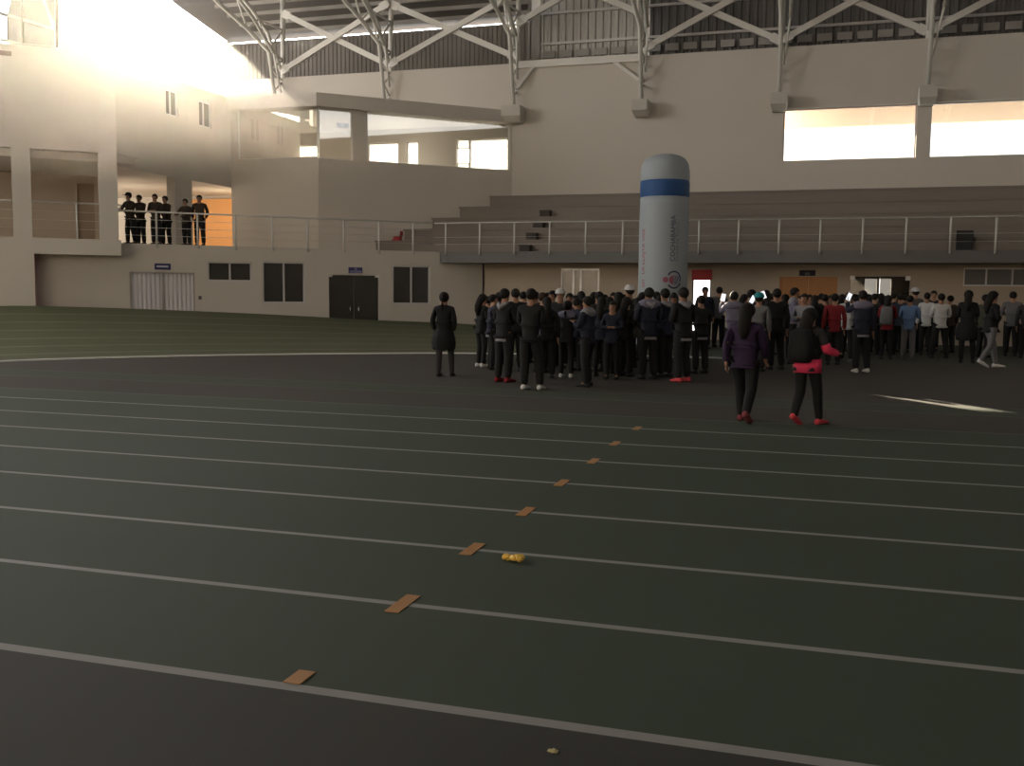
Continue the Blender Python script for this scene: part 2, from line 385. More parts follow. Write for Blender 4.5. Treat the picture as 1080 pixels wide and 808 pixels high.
plate('sign_plate', LD, rs, (M_SIGN, M_SIGNW), 'small dark blue sign above the white ribbed gate', [(.12, .85, .38, .66)])
rs = rect(LD, 367.5, 282, 382, 288.2)
plate('sign_plate', LD, rs, (M_SIGN, mat('sign_lilac', (.22, .21, .33), .5)), 'small dark blue sign above the glass double door', [(.06, .95, .08, .45), (.42, .6, .5, .92)])
t_, z_ = D(211, 314)
sw = MB(); sw.hexa([LD.at(t_ - .05, -.03, z_ - .06), LD.at(t_ + .05, -.03, z_ - .06), LD.at(t_ + .05, 0, z_ - .06), LD.at(t_ - .05, 0, z_ - .06), LD.at(t_ - .05, -.03, z_ + .06), LD.at(t_ + .05, -.03, z_ + .06), LD.at(t_ + .05, 0, z_ + .06), LD.at(t_ - .05, 0, z_ + .06)])
tag(sw.build('switch_box', mat('dark_box', (.12, .1, .1))), 'small dark box on the wall right of the white gate', 'switch box')

# ------------------------------------------------------------------ walkway floor slab and deck
fA = Vector((-11.9, YM)); 
b = MB()
dl = LD.at(-18.5); dr = LD.at(0)
tF = (YF - YL) / LD.d.y                # where the deck front leaves the oblique wall
q = LD.at(tF)
e1 = LD.at(-18.5, .03); e2_ = LD.at(tF, .03); b.prism([(e1.x, e1.y), (e2_.x, e2_.y), (q.x - 0.5, YM - .02), (-33, YM - .02), (-33, dl.y)], DSOFF + .1, DZ)
structure(b.build('floor_gallery', M_WALLD), 'upper walkway floor above the ground floor rooms')
b = MB()   # rounded nose of the bleacher deck
x0 = q.x - .02
nose = [(x0 - .1, YF + .5)] + [(x0 + .45 - .45 * cos(a), YF + .3 - .3 * sin(a) ) for a in [radians(k) for k in (0, 20, 40, 60, 90)]]
b.prism(nose + [(XR, YF), (XR, YL + .3), (x0 - .1, YL + .3)], DSOFF, DZ)
structure(b.build('floor_deck', M_DECK), 'dark grey front edge of the spectator deck')

# lower wall under the deck
YMo = YM
red_d = rect(LL, 730, 286, 750, 320); red_d[2] = 0
trip = rect(LL, 591, 283, 632, 320); trip[2] = 0
wood = rect(LL, 822, 292, 883, 320); wood[2] = 0
gld = rect(LL, 896, 291, 960, 320); gld[2] = 0
winr = rect(LL, 1016, 282.5, 1085, 302)
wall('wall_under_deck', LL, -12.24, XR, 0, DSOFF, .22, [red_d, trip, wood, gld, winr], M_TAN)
pr_ = MB(); xx = LL.px(510, 300)[0]; pr_.tube([(xx, YL - .04, 0), (xx, YL - .04, DSOFF)], .028, 8)
tag(pr_.build('drain_pipe', mat('dark_pipe', (.05, .045, .04))), 'thin dark vertical pipe on the wall under the left end of the deck', 'pipe')
window('window_4', LL, trip, [.33, .52], 'dark glazed opening with slim mullions behind the left crowd', fw=.07)
# bright doorway with red header
rd = empty('door_3'); structure(rd, 'bright doorway with red header beside the inflatable column')
t0, t1, z0, z1 = red_d
zr = LL.px(740, 295.5)[1]
b = MB(); b.box(t0 - .02, t1 + .02, YL - .05, YL + .1, zr, z1 + .05); b.build('red_header', M_RED, rd)
b = MB(); b.box(t0, t0 + .04, YL, YL + .15, 0, z1); b.box(t1 - .04, t1, YL, YL + .15, 0, z1); b.build('frame', mat('frame_dark', (.1, .09, .09)), rd)
# wooden door
wd_ = empty('door_4'); structure(wd_, 'orange-brown wooden double door under the deck')
t0, t1, z0, z1 = wood; tm = (t0 + t1) / 2
for a, c in ((t0, tm - .005), (tm + .005, t1)):
    b = MB(); b.box(a, c, YL + .04, YL + .09, 0, z1)
    for za, zb in ((.2, .9), (1.05, z1 - .2)): b.box(a + .15, c - .15, YL + .025, YL + .05, za, zb)
    lf = b.build('leaf', M_WOOD, wd_)
    k = MB(); kx = c - .08 if c < tm + .01 else a + .08; k.tube([(kx, YL - .01, .95), (kx, YL + .04, .95)], .03, 8); k.build('knob', M_CHROME, lf)
rs = rect(LL, 843, 285, 860, 291); plate('sign_plate', LL, rs, (mat('sign_dark', (.03, .03, .04)), mat('sign_greyish', (.12, .12, .14))), 'small dark sign above the orange wooden door', [(.35, .65, .1, .6)])
# glass door right
g2 = empty('door_5'); structure(g2, 'glass double door with bright windows showing through behind the crowd')
t0, t1, z0, z1 = gld; tm = (t0 + t1) / 2
M_TINT = glass('tinted_glass', (.35, .34, .32), .04)
for s, (a, c) in ((-1, (t0 + .02, tm - .006)), (1, (tm + .006, t1 - .02))):
    b = MB(); b.box(a, c, YL + .08, YL + .095, .01, z1 - .02); lf = b.build('leaf', M_TINT, g2)
    e0, e1 = (t0 - .02, t0 + .16) if s < 0 else (t1 - .16, t1 + .02)
    c_ = MB(); c_.box(e0, e1, YL + .03, YL + .13, z1 - .15, z1); c_.build('clamp', MATS['bright_clamp'], lf)
window('window_5', LL, winr, [.36, .76], 'long grey window under the deck at the right edge', fw=.05, back=mat('grey_pane', (.16, .155, .15), .2))
# corridor back behind the lower doors: floor to deck, with two daylight openings
xa, xb = LL.px(729, 305)[0], LL.px(751, 305)[0]
o_red = [LM.px(724, 300)[0], LM.px(756, 300)[0], 0, 2.6]
o_g1 = [LM.px(912, 300)[0], LM.px(925, 300)[0], LM.px(918, 312)[1], LM.px(918, 294)[1]]
o_g2 = [LM.px(927, 300)[0], LM.px(940, 300)[0], LM.px(930, 312)[1], LM.px(930, 294)[1]]
for k, X in enumerate((o_red[0] - .6, o_red[1] + .4, LL.px(893, 300)[0] - .2, LL.px(963, 300)[0] + .3, 9.5)):
    b = MB(); b.box(X, X + .12, YL + .22, YM, 0, DSOFF); structure(b.build('wall_corridor_%d' % (k + 1), M_WALLD))

# ------------------------------------------------------------------ main wall
winC = [[LM.px(300, 158)[0], LM.px(337, 158)[0], 6.75, 8.1], [LM.px(387, 160)[0], LM.px(420, 160)[0], 6.75, 8.08],
        [LM.px(428, 160)[0], LM.px(441, 160)[0], 6.75, 8.08], [LM.px(481, 160)[0], LM.px(537, 160)[0], 6.75, 8.08]]
winR = [[-1.43, 3.37, 6.77, 8.77]]
for k in range(4): winR.append([3.84 + 5.27 * k, 3.84 + 4.8 + 5.27 * k, 6.77, 8.77])
WT = 11.1
wall('wall_main', LM, -34, XR, 0, WT, .25, winC + winR + [o_red, o_g1, o_g2], M_WALL)
for i, r in enumerate(winR):
    root = window('window_%d' % (6 + i), LM, r, [], ['bright high window right of the pier above the bleachers, left one', 'bright high window at the right edge above the bleachers', 'high window', 'high window', 'high window'][i], fw=.05, off=.16, depth=.06, fmat=mat('pinkish_frame', (.62, .50, .48), .5) if i == 0 else M_ALU, glassm=M_GLASS)
s0_, s1_ = winC[3][0] + .05, winC[3][0] + .56; zs_ = 7.12
for i, r in enumerate(winC):
    if i == 3:
        window('window_14', LM, [s1_, r[1], r[2], r[3]], [], 'wide bright frosted window at the right end of the glazed room', fw=.05, off=.1, glassm=M_FROST)
        window('window_15', LM, [r[0], s1_, r[2], zs_], [], None, fw=.03, off=.1, glassm=M_FROST)
        window('window_17', LM, [r[0], s1_, zs_ + .58, r[3]], [], None, fw=.03, off=.1, glassm=M_FROST)
    else: window('window_%d' % (11 + i), LM, r, [], 'bright frosted window seen through the glazed room', fw=.05, off=.1, glassm=M_FROST)
# eave beam outside the right-hand windows
ze = yp(900, 133, 42.4).z
b = MB(); b.box(-2.2, XR, 42.4, 42.7, ze, ze + 1.2); b.box(-2.2, XR, 40.4, 42.7, ze + .95, ze + 1.2)
for k in range(12): b.box(-1 + 2.2 * k, -.9 + 2.2 * k, 40.4, 42.4, ze + .75, ze + .95)
structure(b.build('trim_2', mat('eave_cream', (.7, .62, .56))), 'pale eave outside the high windows')

# ------------------------------------------------------------------ bleachers
tiers = [(385, 253.5), (418, 243), (451, 231), (484, 220), (517, 208.5)]
tdepth = .80; y_first = YM - 5 * tdepth
for k, (px, py) in enumerate(tiers):
    y0 = y_first + tdepth * k; z1 = 3.63 + .493 * k; xs0 = yp(px, py, y0).x
    b = MB(); z0 = DZ if k == 0 else 3.63 + .493 * (k - 1)
    y1_ = YM - .02 if k == 4 else y0 + tdepth - .045
    cx = lambda y: LC.p.x + (y - LC.p.y) / tan(radians(42)) + .06      # the oblique wall cuts the tiers' left ends
    xw = max(xs0, cx(y1_)); ya = y0
    def tier(x_, yf): 
        pts = [(XR - .1, yf), (XR - .1, y1_), (cx(y1_), y1_)]
        if cx(yf) < x_: pts += [(x_, LC.p.y + (x_ - .06 - LC.p.x) * tan(radians(42))), (x_, yf)] if cx(y1_) > x_ else [(x_, y1_), (x_, yf)]
        else: pts += [(cx(yf), yf)]
        if cx(y1_) <= x_: pts.pop(2)
        return pts
    b.prism(tier(xs0, y0), DZ, z1 - .07)
    b.prism(tier(xs0 - .02, y0 - .035), z1 - .07, z1)
    o = b.build('bleacher_tier', M_BLEACH)
    tag(o, ['lowest brown-grey concrete bleacher tier, on the deck behind the railing', 'second bleacher tier from the bottom, holding the red seat', 'middle concrete bleacher tier, third from the bottom',
            'fourth bleacher tier from the bottom', 'topmost concrete bleacher tier against the cream wall'][k], 'bleacher', 'concrete bleacher tiers above the deck')
# aisle steps (dark)
for k, (px, py) in enumerate([(556, 251), (563, 239), (570, 227), (577, 216)]):
    y0 = y_first + tdepth * k; zt = (3.63 + .493 * k); xx = yp(px, py, y0).x; zb = DZ if k == 0 else 3.63 + .493 * (k - 1)
    b = MB(); b.box(xx - .2, xx + .2, y0 - .38, y0 - .04, zb + .002, zb + .25)
    b.box(xx - .22, xx + .22, y0 - .40, y0 - .04, zb + .25, zb + .28)
    tag(b.build('aisle_step', mat('step_dark', (.07, .06, .055))), ['dark aisle step at the foot of the lowest bleacher tier', 'dark aisle step on the lowest bleacher tier', 'dark aisle step on the second bleacher tier', 'dark aisle step on the third bleacher tier'][k], 'step', 'aisle steps on the bleachers')
# red seat
ps = yp(416, 254, y_first + .35)
rs_ = empty('stadium_seat', (-15.93, y_first + .27, 3.63)); rs_.scale = (.62, .62, .55); tag(rs_, 'single red plastic seat on the left end of the lowest bleacher tier', 'seat')
b = MB()
prof = [(-.22, .30), (0, .27), (.18, .27), (.24, .33), (.26, .55), (.25, .66)]
for (xa_, za_), (xb_, zb_) in zip(prof, prof[1:]):
    b.hexa([(xa_, -.24, za_), (xb_, -.24, zb_), (xb_, .24, zb_), (xa_, .24, za_), (xa_, -.24, za_ + .03), (xb_, -.24, zb_ + .03), (xb_, .24, zb_ + .03), (xa_, .24, za_ + .03)])
b.build('shell', M_RED, rs_)
b = MB(); b.box(-.2, .2, -.2, .2, 0, .27); b.box(-.32, -.2, -.2, .05, 0, .12); b.build('base', M_RED, rs_)
# black loudspeaker on the first tier
p0 = yp(1008, 262, y_first - .4); p1 = yp(1026, 262, y_first - .4); hz = (yp(1017, 243, y_first - .4).z - DZ)
sp = empty('loudspeaker', ((p0.x + p1.x) / 2, y_first - .4, DZ)); tag(sp, 'black loudspeaker box standing on the deck behind the railing', 'speaker')
wsp = (p1.x - p0.x)
b = MB(); b.hexa([(-wsp / 2, 0, 0), (wsp / 2, 0, 0), (wsp * .38, .35, 0), (-wsp * .38, .35, 0), (-wsp / 2, 0, hz), (wsp / 2, 0, hz), (wsp * .38, .35, hz), (-wsp * .38, .35, hz)]); b.build('cabinet', M_BLK, sp)
b = MB(); b.box(-wsp * .44, wsp * .44, -.015, 0, .05, hz - .05); b.build('grille', mat('grille_grey', (.03, .03, .032), .6), sp)

# ------------------------------------------------------------------ railings
def railing(name, pts_posts, path, label, cables=3, drop=.12, sidefix=True):
    root = empty(name, (path[0][0], path[0][1], DZ)); base = root.location.copy(); tag(root, label, 'railing')
    L_ = lambda v: Vector(v) - base
    for p in pts_posts:
        p = Vector(p); b = MB(); b.tube([L_(p + Vector((0, 0, -drop))), L_(p + Vector((0, 0, 1.04)))], .034, 8)
        if sidefix: b.tube([L_(p + Vector((0, .0, -drop + .03))), L_(p + Vector((0, .07, -drop + .03)))], .035, 8)
        b.build('post', M_RAIL, root)
    b = MB(); b.tube([L_(Vector(p) + Vector((0, 0, 1.05))) for p in path], .027, 8); b.build('top_rail', M_RAIL, root)
    for k in range(cables):
        z = .27 + k * .26; b = MB(); b.tube([L_(Vector(p) + Vector((0, 0, z))) for p in path], .007, 6); b.build('mid_rail', M_RAIL, root)
    return root
po = [LD.at(t, -.07, DZ) for t in (-14.45, -13.12, -11.86, -10.55, -9.3, -8.05, -6.81, -5.5, -4.19, -2.88)]
railing('railing', po[1:], [LD.at(-13.05, -.07, DZ), LD.at(tF - .22, -.07, DZ)], 'metal railing along the walkway above the doors, where people lean')
railing('railing', [(x, YF - .06, DZ) for x in [-13.27 + 1.335 * k for k in range(28)]], [(LD.at(tF - .1, -.07).x, LD.at(tF - .1, -.07).y, DZ), (-13.6, YF - .06, DZ), (XR - .2, YF - .06, DZ)], 'long metal railing along the front of the bleacher deck', cables=2)

# ------------------------------------------------------------------ upper rooms: oblique glazed room (C), side wall (B), projecting block (A)
tC1 = (C1 - LC.p).dot(LC.d)
g3 = rect(LC, 387, 118, 537, 128); gC = [LC.px(387, 140)[0], LC.px(538, 150)[0], 6.7, 8.62]
gCl = [tC1 - .001, LC.px(372, 140)[0], 6.7, 8.62]
wall('wall_oblique_upper', LC, tC1, 0, DZ, 8.62, .22, [gC, gCl], M_WALLD)
gL = [C0X + .28, C1.x + .001, 6.75, 8.62]
wall('wall_glazed_room', LCL, C0X, C1.x, DZ, 8.62, .22, [gL], M_WALLD)
def pane(L, r, name, label, off=.1):
    root = empty(name); structure(root, label); b = MB(); t0, t1, z0, z1 = r
    b.hexa([L.at(t0, off, z0), L.at(t1, off, z0), L.at(t1, off + .012, z0), L.at(t0, off + .012, z0), L.at(t0, off, z1), L.at(t1, off, z1), L.at(t1, off + .012, z1), L.at(t0, off + .012, z1)])
    b.build('pane', M_ROOMG, root)
    f = MB()
    for (a, c, d, e) in ((t0, t0 + .05, z0, z1), (t1 - .05, t1, z0, z1), (t0, t1, z0, z0 + .04)):
        f.hexa([L.at(a, off - .02, d), L.at(c, off - .02, d), L.at(c, off + .05, d), L.at(a, off + .05, d), L.at(a, off - .02, e), L.at(c, off - .02, e), L.at(c, off + .05, e), L.at(a, off + .05, e)])
    f.build('frame', mat('white_frame', (.75, .74, .7), .5), root)
M_ROOMG = glass('room_glass', (.95, .95, .93), .12)
pane(LCL, gL, 'window_18', 'large left pane of the glazed upper room')
pane(LC, gCl, 'window_19', 'short oblique pane of the glazed upper room, left of the pier')
pane(LC, gC, 'window_20', 'long oblique pane of the glazed upper room, right of the pier')
# roof slab with ledge
lc0 = LC.at(tC1 - .12, -.3); lc1 = LC.at(0.25, -.3)
b = MB(); b.prism([(C0X - .0, C1.y - .3), (lc0.x, C1.y - .3), (lc1.x, lc1.y), (lc1.x, YM - .001), (-25.4, YM - .001), (-25.4, 28.3), (C0X - .12, 28.3), (C0X - .12, C1.y - .3)], 8.62, 9.125)
structure(b.build('ceiling_upper_rooms', M_WALLD), 'projecting flat ledge over the glazed upper room')
b = MB(); b.prism([(C0X + .05, C1.y + .22), (C1.x + .1, C1.y + .22), (LC.at(-.3, .22).x, YM - .01), (C0X + .05, YM - .01)], 6.35, 6.6); structure(b.build('floor_upper_room', M_WALLD))
b = MB(); b.box(C0X - .1, C0X + .02, C1.y + .22, YM - .01, 6.35, 8.62); structure(b.build('wall_room_side', M_WALLD))
rs = [LC.px(357, 130)[0], LC.px(370, 130)[0]]
z0s, z1s = LC.px(364, 134)[1], LC.px(364, 128.5)[1]
plate('sign_plate', LC, [rs[0], rs[1], z0s, z1s], (MATS['sign_lilac'], M_SIGN), 'tiny sign inside the glazed room beside the pier', [(.05, .4, .35, .9), (.6, .95, .35, .9)], off=.3)
# side wall B with two narrow windows
yB0, yB1 = 27.0, C1.y
w1 = [xp(175, 110, C0X).y, xp(188, 110, C0X).y, xp(181, 122, C0X).z, xp(181, 95, C0X).z]
w2 = [xp(210, 120, C0X).y, xp(223, 120, C0X).y, xp(216, 134, C0X).z, xp(216, 107, C0X).z]
wall('wall_side_upper', LB, yB0, yB1, 5.67, 9.13, .25, [w1, w2], M_WALL)
window('window_21', LB, w1, [.45], 'narrow tall window high on the side wall, nearer the block', fw=.05, back=mat('brownish_pane', (.12, .10, .08), .3))
window('window_22', LB, w2, [.45], 'narrow tall window high on the side wall, nearer the glazed room', fw=.05, back=MATS['brownish_pane'])
cy0, cy1 = xp(185, 220, C0X).y, xp(203, 220, C0X).y
b = MB(); b.box(C0X - .35, C0X, cy0, cy1, DZ, 5.67); structure(b.build('wall_pier_gallery', M_WALL), 'square pier behind the people on the walkway')
# block A
OA = -.65
LAf = Line(LD.at(0, OA).xy, 42)
tA1 = LAf.px(123, 162)[0]; tA0 = -24.0
zA = 5.93; ca, cb_, cc, cd_ = LAf.px(13, 210)[0], LAf.px(33, 210)[0], LAf.px(104.5, 210)[0], tA1
wall('wall_block_upper', LAf, tA0, tA1, zA, 9.02, .25, [], M_WALL)
tFx = LAf.px(128, 262)[0]
b = MB(); nz = LAf.at(tA0); n1 = LAf.at(tFx)
b.prism([(nz.x, nz.y), (n1.x, n1.y), (LAf.at(tFx, .66).x, LAf.at(tFx, .66).y), (LAf.at(tA0, .66).x, LAf.at(tA0, .66).y)], 2.70, 3.2); structure(b.build('trim_3', M_WALL), 'projecting cream balcony front at the left')
b = MB(); e = LAf.at(tA1); e2 = LB.at(yB0 + .9)
b.prism([(LAf.at(tA0, .1).x, LAf.at(tA0, .1).y), (LAf.at(tA1, .25).x, LAf.at(tA1, .25).y), (e.x, e.y + .9), (C0X, 28.1), (C0X - .1, C1.y + 5.4), (-33, C1.y + 5.4), (-33, 20)], zA - .25, zA); structure(b.build('ceiling_gallery', mat('soffit_paint', (.55, .5, .44))))
b = MB(); b.prism([(LAf.at(tA0, .1).x, LAf.at(tA0, .1).y), (LAf.at(tA1, .25).x, LAf.at(tA1, .25).y), (C0X, 28.1), (-33, 34), (-33, 20)], 8.8, 9.02); structure(b.build('ceiling_block', M_WALL))
b = MB(); p_a, p_b = LAf.at(tA1), LAf.at(tA1, .25); b.prism([(p_a.x - .01, p_a.y), (p_a.x, p_a.y + 0.0), (p_a.x - .02, 28.1), (C0X, 28.1), (C0X, p_a.y)], zA, 9.02); structure(b.build('wall_block_return', M_WALL))
for i, (a, c) in enumerate(((ca, cb_), (cc, cd_))):
    b = MB(); b.hexa([LAf.at(a, 0, 3.2), LAf.at(c, 0, 3.2), LAf.at(c, .35, 3.2), LAf.at(a, .35, 3.2), LAf.at(a, 0, zA), LAf.at(c, 0, zA), LAf.at(c, .35, zA), LAf.at(a, .35, zA)])
    structure(b.build('wall_pier_block_%d' % (i + 1), M_WALL), ['square pier at the far left of the balcony', 'square pier at the right end of the block'][i])
t36 = LAf.px(37, 300)[0]
b = MB(); b.hexa([LAf.at(tA0, 0, 0), LAf.at(t36, 0, 0), LAf.at(t36, .66, 0), LAf.at(tA0, .66, 0), LAf.at(tA0, 0, 2.7), LAf.at(t36, 0, 2.7), LAf.at(t36, .66, 2.7), LAf.at(tA0, .66, 2.7)])
structure(b.build('wall_block_ground', M_WALL), 'plain cream wall at the far left of the ground floor')
b = MB(); b.hexa([LAf.at(t36, .02, 0), LAf.at(t36 + .012, .02, 0), LAf.at(t36 + .012, .64, 0), LAf.at(t36, .64, 0), LAf.at(t36, .02, 2.7), LAf.at(t36 + .012, .02, 2.7), LAf.at(t36 + .012, .64, 2.7), LAf.at(t36, .64, 2.7)])
structure(b.build('trim_4', M_RED), 'narrow red painted return of the far left wall')
# balcony railing of the block
rt = [LAf.px(81, 230)[0]]
R_ = empty('railing', LAf.at(ca, .1, 3.2)); tag(R_, 'short metal railing between the piers of the left balcony', 'railing'); base = R_.location.copy()
b = MB(); b.tube([LAf.at(rt[0], .1, 3.2) - base, LAf.at(rt[0], .1, 4.3) - base], .028); b.build('post', M_RAIL, R_)
b = MB(); b.tube([LAf.at(tA0, .1, 4.32) - base, LAf.at(tA1 + .1, .1, 4.32) - base, LAf.at(tA1 + .1, .7, 4.22) - base], .03); b.build('top_rail', M_RAIL, R_)
for k in range(3):
    b = MB(); b.tube([LAf.at(tA0, .1, 3.5 + .27 * k) - base, LAf.at(tA1, .1, 3.5 + .27 * k) - base], .010, 6); b.build('mid_rail', M_RAIL, R_)
# gallery back walls
LG = Line(LD.at(0, 4.2).xy, 42)
wall('wall_gallery_back', LG, -26, -13.2, DZ, zA - .25, .2, [[LG.px(82, 230)[0], LG.px(100, 230)[0], DZ, 5.4]], mat('warm_plaster', (.58, .49, .40)))
ta_, tb_ = LG.px(82, 230)[0], LG.px(100, 230)[0]; b = MB(); b.hexa([LG.at(ta_, .12, DZ), LG.at(tb_, .12, DZ), LG.at(tb_, .18, DZ), LG.at(ta_, .18, DZ), LG.at(ta_, .12, 5.4), LG.at(tb_, .12, 5.4), LG.at(tb_, .18, 5.4), LG.at(ta_, .18, 5.4)]); structure(b.build('door_6', mat('doorway_panel', (.42, .33, .25), .7)), 'warm brown panel closing the doorway at the back of the left balcony')  # panel closing the doorway, its dimness put into the colour
wall('wall_gallery_far', Line((0, 37.6), 0), -33, C0X - .1, DZ, zA - .25, .2, [], M_WALL)
ox0, ox1 = yp(204, 230, 37.55).x, yp(250, 230, 37.55).x; oz1 = yp(220, 210, 37.55).z
b = MB(); b.box(ox0 - .1, C0X - .12, 37.52, 37.58, DZ, oz1); structure(b.build('trim_5', M_ORANGE), 'orange painted wall panel glowing at the end of the gallery')
lamp('gallery_end_fill', 'POINT', 70, (1.0, .80, .55), (-23.4, 35.6, 4.6), shadow_soft_size=.5)  # added fill in place of sunlight on the orange wall
lamp('gallery_fill', 'POINT', 32, (1.0, .85, .66), (-26.0, 33.5, 4.6), shadow_soft_size=.5)  # added warm fill for the gallery, no fitting there

# ------------------------------------------------------------------ glazing above the block (top left) and pillar
LT = Line(LAf.at(0, .3).xy, 42)
tw0, tw1 = LT.px(-40, 30)[0], LT.px(60, 30)[0]
root = empty('window_23'); structure(root, 'clerestory glazing with grey frosted panes above the left block')
def TP(px, py): t, z = LT.px(px, py); return LT.at(t, 0, z)
f = MB()
for p, q in (((-30, 38), (0, 42)), ((0, 42), (22, 47)), ((22, 47), (60, 50.5)), ((22, -40), (24, 47)), ((59, -40), (59.5, 50)), ((-30, 6), (0, 14)), ((0, 14), (59, 31)), ((38, -20), (57, 29))):
    f.beam(TP(*p), TP(*q), .06, .10)
f.build('frame', mat('frame_greybrown', (.32, .29, .26), .5), root)
for poly in ([(7, 16), (22, 20), (23, 46), (7, 43)], [(24, 20.5), (58, 30), (59, 50), (25, 46)], [(23, -30), (58, -30), (58, 29), (24, 20)], [(18, -30), (21, -30), (22, 19), (8, 15), (10, 5)]):
    b = MB(); vs = [TP(*p) for p in poly]; nn = Vector((LT.n.x, LT.n.y, 0)) * .02; n_ = len(vs)
    b.add(vs + [v + nn for v in vs], [tuple(range(n_)), tuple(range(2 * n_ - 1, n_ - 1, -1))] + [(i, (i + 1) % n_, n_ + (i + 1) % n_, n_ + i) for i in range(n_)])
    b.build('pane', M_FROSTG, root)
b = MB(); LP = Line(LAf.at(0, .5).xy, 42)
pl = [(61, 56), (61, -60), (62, -60), (70, -40), (74, 0), (79, 8), (78, 25), (79.5, 56)]
vs = []
for (px, py) in pl: t, z = LP.px(px, py); vs.append(LP.at(t, 0, z))
nn = Vector((LP.n.x, LP.n.y, 0)) * .45; n_ = len(vs)
b.add(vs + [v + nn for v in vs], [tuple(range(n_)), tuple(range(2 * n_ - 1, n_ - 1, -1))] + [(i, (i + 1) % n_, n_ + (i + 1) % n_, n_ + i) for i in range(n_)])
structure(b.build('wall_pillar_top', M_WALL), 'pale pillar between the left glazing and the bright opening')
t_, z_ = LAf.px(0, 54)[0], LAf.px(0, 58)[1]
b = MB(); b.hexa([LAf.at(t_ - 1, -.03, z_), LAf.at(LAf.px(12, 55)[0], -.03, z_), LAf.at(LAf.px(12, 55)[0], .0, z_), LAf.at(t_ - 1, 0, z_), LAf.at(t_ - 1, -.03, z_ + .14), LAf.at(LAf.px(12, 55)[0], -.03, z_ + .14), LAf.at(LAf.px(12, 55)[0], 0, z_ + .14), LAf.at(t_ - 1, 0, z_ + .14)])
tag(b.build('recess_strip', mat('recess_brown', (.3, .24, .19))), 'thin brown vent strip high on the left block', 'recess')  # raised strip, coloured dark for the shade of a small recess

# ------------------------------------------------------------------ roof, cladding
roofp = [(44.8, 14.05), (44.3, 14.12), (40.4, 14.75), (34, 16.6), (24, 18.8), (14, 19.6), (4, 18.8), (-6, 16.8), (-16, 14.0)]
b = MB()
for (y0, z0), (y1, z1) in zip(roofp, roofp[1:]):
    b.hexa([(-28.8, y1, z1), (26, y1, z1), (26, y0, z0), (-28.8, y0, z0), (-28.8, y1, z1 + .12), (26, y1, z1 + .12), (26, y0, z0 + .12), (-28.8, y0, z0 + .12)])
b.hexa([(-34, -16, 14), (-27, -16, 14), (-27, 20, 19), (-34, 20, 19), (-34, -16, 14.1), (-27, -16, 14.1), (-27, 20, 19.1), (-34, 20, 19.1)])
structure(b.build('ceiling', M_ROOF), 'dark underside of the arched metal roof')
def zroof(y):
    for (y0, z0), (y1, z1) in zip(roofp, roofp[1:]):
        if y1 <= y <= y0: return z1 + (z0 - z1) * (y - y1) / (y0 - y1)
    return 14
for k in range(14):
    y = 43.7 - 1.0 * k if k < 4 else 40.7 - 1.7 * (k - 3)
    b = MB(); z = zroof(y); b.box(-26.9, -12.3, y - .05, y + .05, z - .17, z - .004)
    structure(b.build('trim_%d' % (10 + k), mat('purlin_paint', (.34, .32, .29), .6)), None)
def cladding(name, x0, x1, y, z0, z1, m, pitch=.32, label=None, dep=1.0):
    b = MB(); x = x0; k = 0
    steps = [(.4, 0), (.1, .05), (.4, .05), (.1, 0)]
    pts = [(x0, 0)]; o = 0
    while x < x1:
        for fr, oo in ((.4, 0), (.12, .06), (.36, .06), (.12, 0)):
            x = min(x1, x + fr * pitch); pts.append((x, oo))
        
    for (a, oa), (c, oc) in zip(pts, pts[1:]):
        if c > a: oa *= dep; oc *= dep; b.quad((a, y + oa, z0), (c, y + oc, z0), (c, y + oc, z1), (a, y + oa, z1))
    return structure(b.build(name, m), label)
cladding('wall_cladding_left', -28.6, -12.0, 44.3, 10.6, 13.86, mat('brown_sheet', (.20, .18, .16), .6, noise=.06), pitch=.22, dep=.4, label='dark corrugated cladding under the roof at the left')
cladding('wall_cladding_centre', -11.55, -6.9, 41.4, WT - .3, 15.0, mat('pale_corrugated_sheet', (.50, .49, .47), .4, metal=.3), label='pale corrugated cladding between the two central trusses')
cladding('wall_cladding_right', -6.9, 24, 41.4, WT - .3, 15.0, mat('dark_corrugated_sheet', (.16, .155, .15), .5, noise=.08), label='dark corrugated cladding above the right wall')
b = MB(); b.box(-12.1, -11.95, 41.4, 44.3, 10.6, 14.6); structure(b.build('wall_cladding_return', M_CLAD))
b = MB(); b.box(-12.0, -11.5, 41.4, 41.5, WT - .3, 13.4); structure(b.build('wall_cladding_edge', M_CLAD))
b = MB(); b.box(-28.6, -12.0, YM + .25, 44.3, 10.5, 10.62); structure(b.build('ceiling_behind_parapet', M_CLAD))
b = MB(); b.box(-12.0, 24, YM + .25, 41.4, 10.7, 10.8); structure(b.build('ceiling_behind_wall', M_CLAD))
for z in (12.05, 13.3):
    b = MB(); b.box(-11.5, 24, 41.28, 41.38, z, z + .1); structure(b.build('trim_%d' % (30 + int(z)), M_ALU))
for k in range(46):      # foam closures at the foot of the cladding: one strip
    pass
b = MB(); x = -11.4
while x < 23.8: b.box(x, x + .55, 41.22, 41.3, 11.50, 11.78); x += .74
structure(b.build('trim_50', mat('closure_strip', (.38, .37, .35))), 'row of pale closure blocks along the foot of the cladding')

